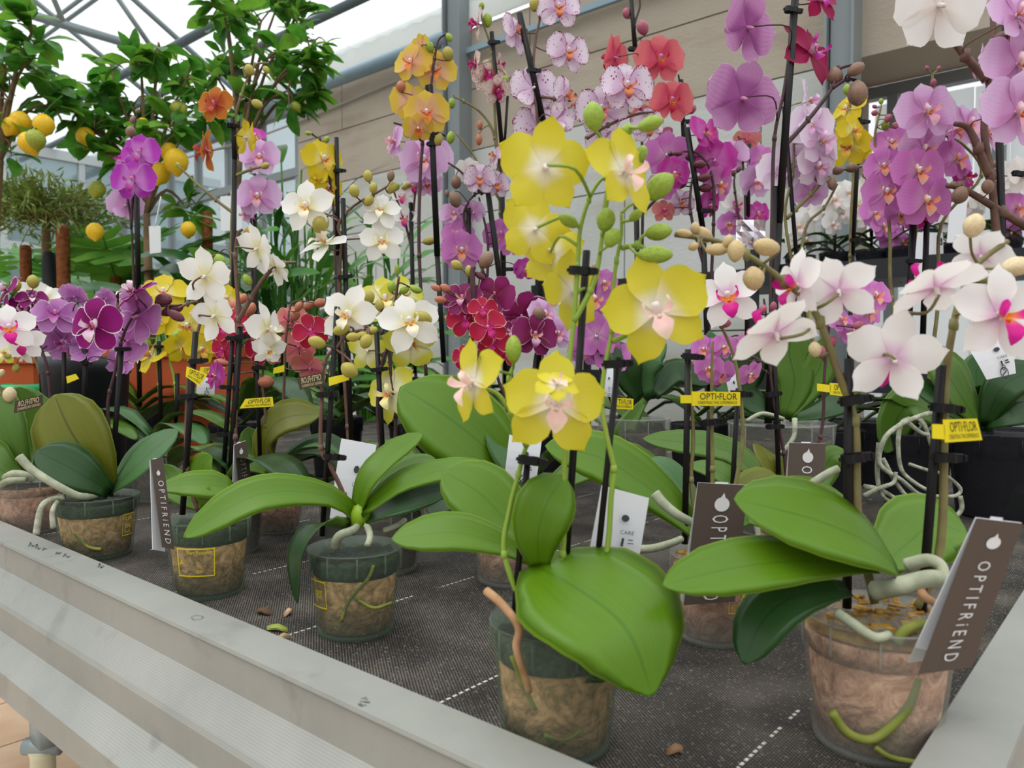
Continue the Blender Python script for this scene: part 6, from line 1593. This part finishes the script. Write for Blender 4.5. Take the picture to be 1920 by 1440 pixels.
# ------------------------------------------------------------------ moss poles, hanging labels, understory
M_COIR = plain('coir', '#8f5a3a', 0.95, 0.05, col2='#6e4228', scale=60, bump=0.9)
for px, y0, y1, D, w, lab in ((132, 425, 700, 3.2, 22, 'rust brown coir pole with a round top behind the wrapped trunk'), (62, 462, 700, 3.5, 20, 'coir pole left of the wrapped trunk, partly behind leaves'), (228, 455, 700, 3.5, 20, 'short coir pole behind the violet orchid'), (399, 400, 700, 3.1, 19, 'slim reddish coir pole left of the orange orchid')):
    a = P(px, y0, D); bb = on_bench(px, D, 0.0)
    r = w * D / FPX / 2
    t = empty('moss_pole', bb); tag(t, lab, 'pole')
    MB().lathe([(r, 0), (r, a.z - 0.02), (r * 0.8, a.z - 0.004), (0, a.z)], bb, 14, jitter=0.05).build('pole', M_COIR, t)
    MB().lathe([(0, 0), (r * 5, 0), (r * 6, 0.28), (r * 6.2, 0.30), (r * 5.6, 0.30), (0, 0.27)], bb, 20).build('pot', M_TERRA, t)
for q, D, lab in (([(279, 424), (301, 423), (302, 473), (281, 476)], 2.3, 'narrow white plastic label hanging from a citrus branch'), ([(413, 368), (452, 366), (454, 432), (414, 433)], 2.5, 'wide white plastic label behind the orange orchid stem')):
    pts = [P(x, y, D) for x, y in q]
    t = empty('hanging_label', pts[3]); tag(t, lab, 'label')
    sh = Sheet(pts); sh.card(MB()).build('card', plain('label_white', '#d9dcda', 0.5), t, smooth=False)
    u = (pts[0] + pts[1]) / 2
    MB().tube([u, u + Vector((0, 0.01, 0.04)), u + Vector((0.0, 0.02, 0.09))], 0.0016, 5, 3).build('tie', plain('label_white', ''), t)
M_MON = plain('monstera_green', '#3d7a2a', 0.35, 0.4, col2='#5a9434', scale=3, trans=0.2)
M_MON2 = plain('monstera_light', '#6fa03a', 0.4, 0.4, col2='#4d8a2e', scale=3, trans=0.25)
M_DARK = plain('foliage_dark', '#1f4a1c', 0.4, 0.4, col2='#2d5c24', scale=3, trans=0.1)
def lobed(mat, n=6):
    m = MB()
    vs = [(0, 0, 0), (0, 1, -0.14)]
    for sgn in (-1, 1):
        for i in range(n):
            u0 = i / n * 0.92; u1 = u0 + 0.92 / n * 0.84
            w = math.sin(math.pi * (0.12 + 0.80 * (i + 0.5) / n)) * 0.46
            z = lambda u: -0.14 * u * u
            up = 0.10 + 0.05 * i / n
            b0, b1 = (0, u0, z(u0)), (0, u1 + 0.015, z(u1))
            pts = [b0, (sgn * w * 0.5, u0 - 0.02 + up * 0.4, z(u0) + 0.05 * w), (sgn * w, u0 + up + 0.03, z(u0) - 0.05 * w), (sgn * w * 0.92, u1 + up, z(u1) - 0.06 * w), (sgn * w * 0.5, u1 + 0.01 + up * 0.4, z(u1) + 0.04 * w), b1]
            if sgn < 0: pts = pts[::-1]
            m.add(pts, [tuple(range(6))])
    m.tube([(0, -0.02, 0), (0, 0.5, -0.03), (0, 1, -0.14)], [0.012, 0.010, 0.004], 5, 3)
    return m.mesh('leaf', [mat])
def plainleaf(mat, w):
    m = MB()
    leaf_geo(m, [(0, 0, 0), (0, 0.35, 0.08), (0, 0.7, 0.05), (0, 1.0, -0.12)], w, Vector((0, 0, 1)), OVAL, nu=6, nv=4, fold=0.2, thick=0.006, single=True)
    return m.mesh('leaf', [mat, mat])
MON = [lobed(M_MON), lobed(M_MON2), lobed(M_MON, 5)]
BIG = [plainleaf(M_MON, 0.5), plainleaf(M_MON2, 0.45), plainleaf(M_DARK, 0.4)]
STR = [plainleaf(M_DARK, 0.12), plainleaf(M_MON, 0.14), plainleaf(M_MON2, 0.12)]
def bush(name, label, px, D, ytop, meshes, n, L, spread, seed, cat='plant', potmat=None, upright=0.5, toz=None):
    R = random.Random(seed)
    b = on_bench(px, D, 0.0)
    t = empty(name, b)
    tag(t, label, cat, 'foliage plants')
    ztop = P(px, ytop, D).z
    r = 0.13
    MB().lathe([(0, 0), (r * 0.8, 0), (r, 0.24), (r * 1.05, 0.25), (r * 0.95, 0.25), (0, 0.22)], b, 20).build('pot', potmat or M_TERRA, t)
    for k in range(n):
        a = 2.399 * k + R.uniform(-0.3, 0.3)
        f = (k + 0.6) / n
        h = Vector((math.cos(a), math.sin(a), 0))
        z = 0.3 + (ztop - 0.35) * (0.25 + 0.75 * f) + R.uniform(-0.06, 0.06)
        sp = spread * (1.0 - 0.55 * f) * R.uniform(0.5, 1.0)
        p = b + h * sp + Vector((0, 0, z))
        MB().tube([b + Vector((0, 0, 0.22)), b + h * sp * 0.35 + Vector((0, 0, 0.22 + (z - 0.22) * 0.6)), p], [0.008, 0.006, 0.004], 5, 4).build('stalk', M_MON, t)
        y = (h * 1.0 + Vector((0, 0, R.uniform(-0.4, 0.4) + upright * f))).normalized()
        zz = Vector((0, 0, 1)) + h * -0.5 + FW * -0.5
        zz = (zz - y * zz.dot(y)).normalized(); x = y.cross(zz)
        l = L * R.uniform(0.7, 1.2)
        link('leaf', R.choice(meshes), t, mat4=Matrix.Translation(p - b) @ Matrix((x, y, zz)).transposed().to_4x4() @ Matrix.Diagonal((l, l, l, 1)))
    return t
B = plain('black_plastic', '')
bush('monstera', 'split leaf monstera at the far left below the white window frame', 15, 3.75, 490, MON, 20, 0.34, 0.30, 1, potmat=B)
bush('monstera', 'split leaf monstera right behind the wrapped trunk', 150, 3.85, 480, MON, 22, 0.34, 0.30, 2, potmat=B)
bush('monstera', 'split leaf monstera behind the violet orchid stake', 235, 3.6, 470, MON, 22, 0.34, 0.30, 3, potmat=B)
bush('monstera', 'split leaf monstera between the hanging label and the coir pole', 340, 3.3, 450, MON, 22, 0.34, 0.30, 4, potmat=B)
bush('rubber_plant', 'broad leaved dark plant left of the slim coir pole', 372, 2.9, 470, BIG, 20, 0.24, 0.24, 5, potmat=B)
bush('rubber_plant', 'broad leaved plant behind the white orchid backs', 440, 3.0, 455, BIG, 22, 0.24, 0.24, 6, potmat=B)
bush('dragon_plant', 'dark strap leaved plant below the tallest lemon tree', 520, 3.1, 420, STR, 44, 0.36, 0.16, 7, potmat=B, upright=0.9)
bush('dragon_plant', 'strap leaved plant left of the white orchid in the middle', 585, 3.2, 400, STR, 44, 0.38, 0.16, 8, potmat=B, upright=0.9)
bush('palm', 'thin leaved palm behind the white orchid beside the white wall', 690, 3.45, 440, STR, 30, 0.42, 0.14, 9, potmat=B, upright=0.7)
bush('palm', 'thin leaved dark palm at the foot of the grey post', 740, 3.75, 430, STR, 22, 0.36, 0.14, 10, potmat=B, upright=0.7)
bush('rubber_plant', 'light green broad leaved plant hanging below the gutter', 545, 3.25, 260, BIG[:2], 18, 0.20, 0.20, 12, potmat=B)
bush('rubber_plant', 'low green broad leaved plant behind the left white orchids', 90, 4.1, 480, BIG, 24, 0.26, 0.3, 14, potmat=B)
DK = [BIG[2], BIG[2], BIG[0]]
bush('rubber_plant', 'dense dark broad leaved plant behind the strap leaves, left of the grey post', 610, 3.75, 480, DK, 30, 0.24, 0.34, 31, potmat=B)
bush('rubber_plant', 'dense dark broad leaved plant behind the crimson orchid buds', 530, 3.6, 490, DK, 30, 0.24, 0.34, 32, potmat=B)
bush('rubber_plant', 'dense dark broad leaved plant low beside the white wall', 690, 4.0, 500, DK, 26, 0.24, 0.30, 33, potmat=B)
bush('rubber_plant', 'dark broad leaved plant low between the two citrus trunks', 390, 3.5, 480, DK, 28, 0.26, 0.34, 34, potmat=B)
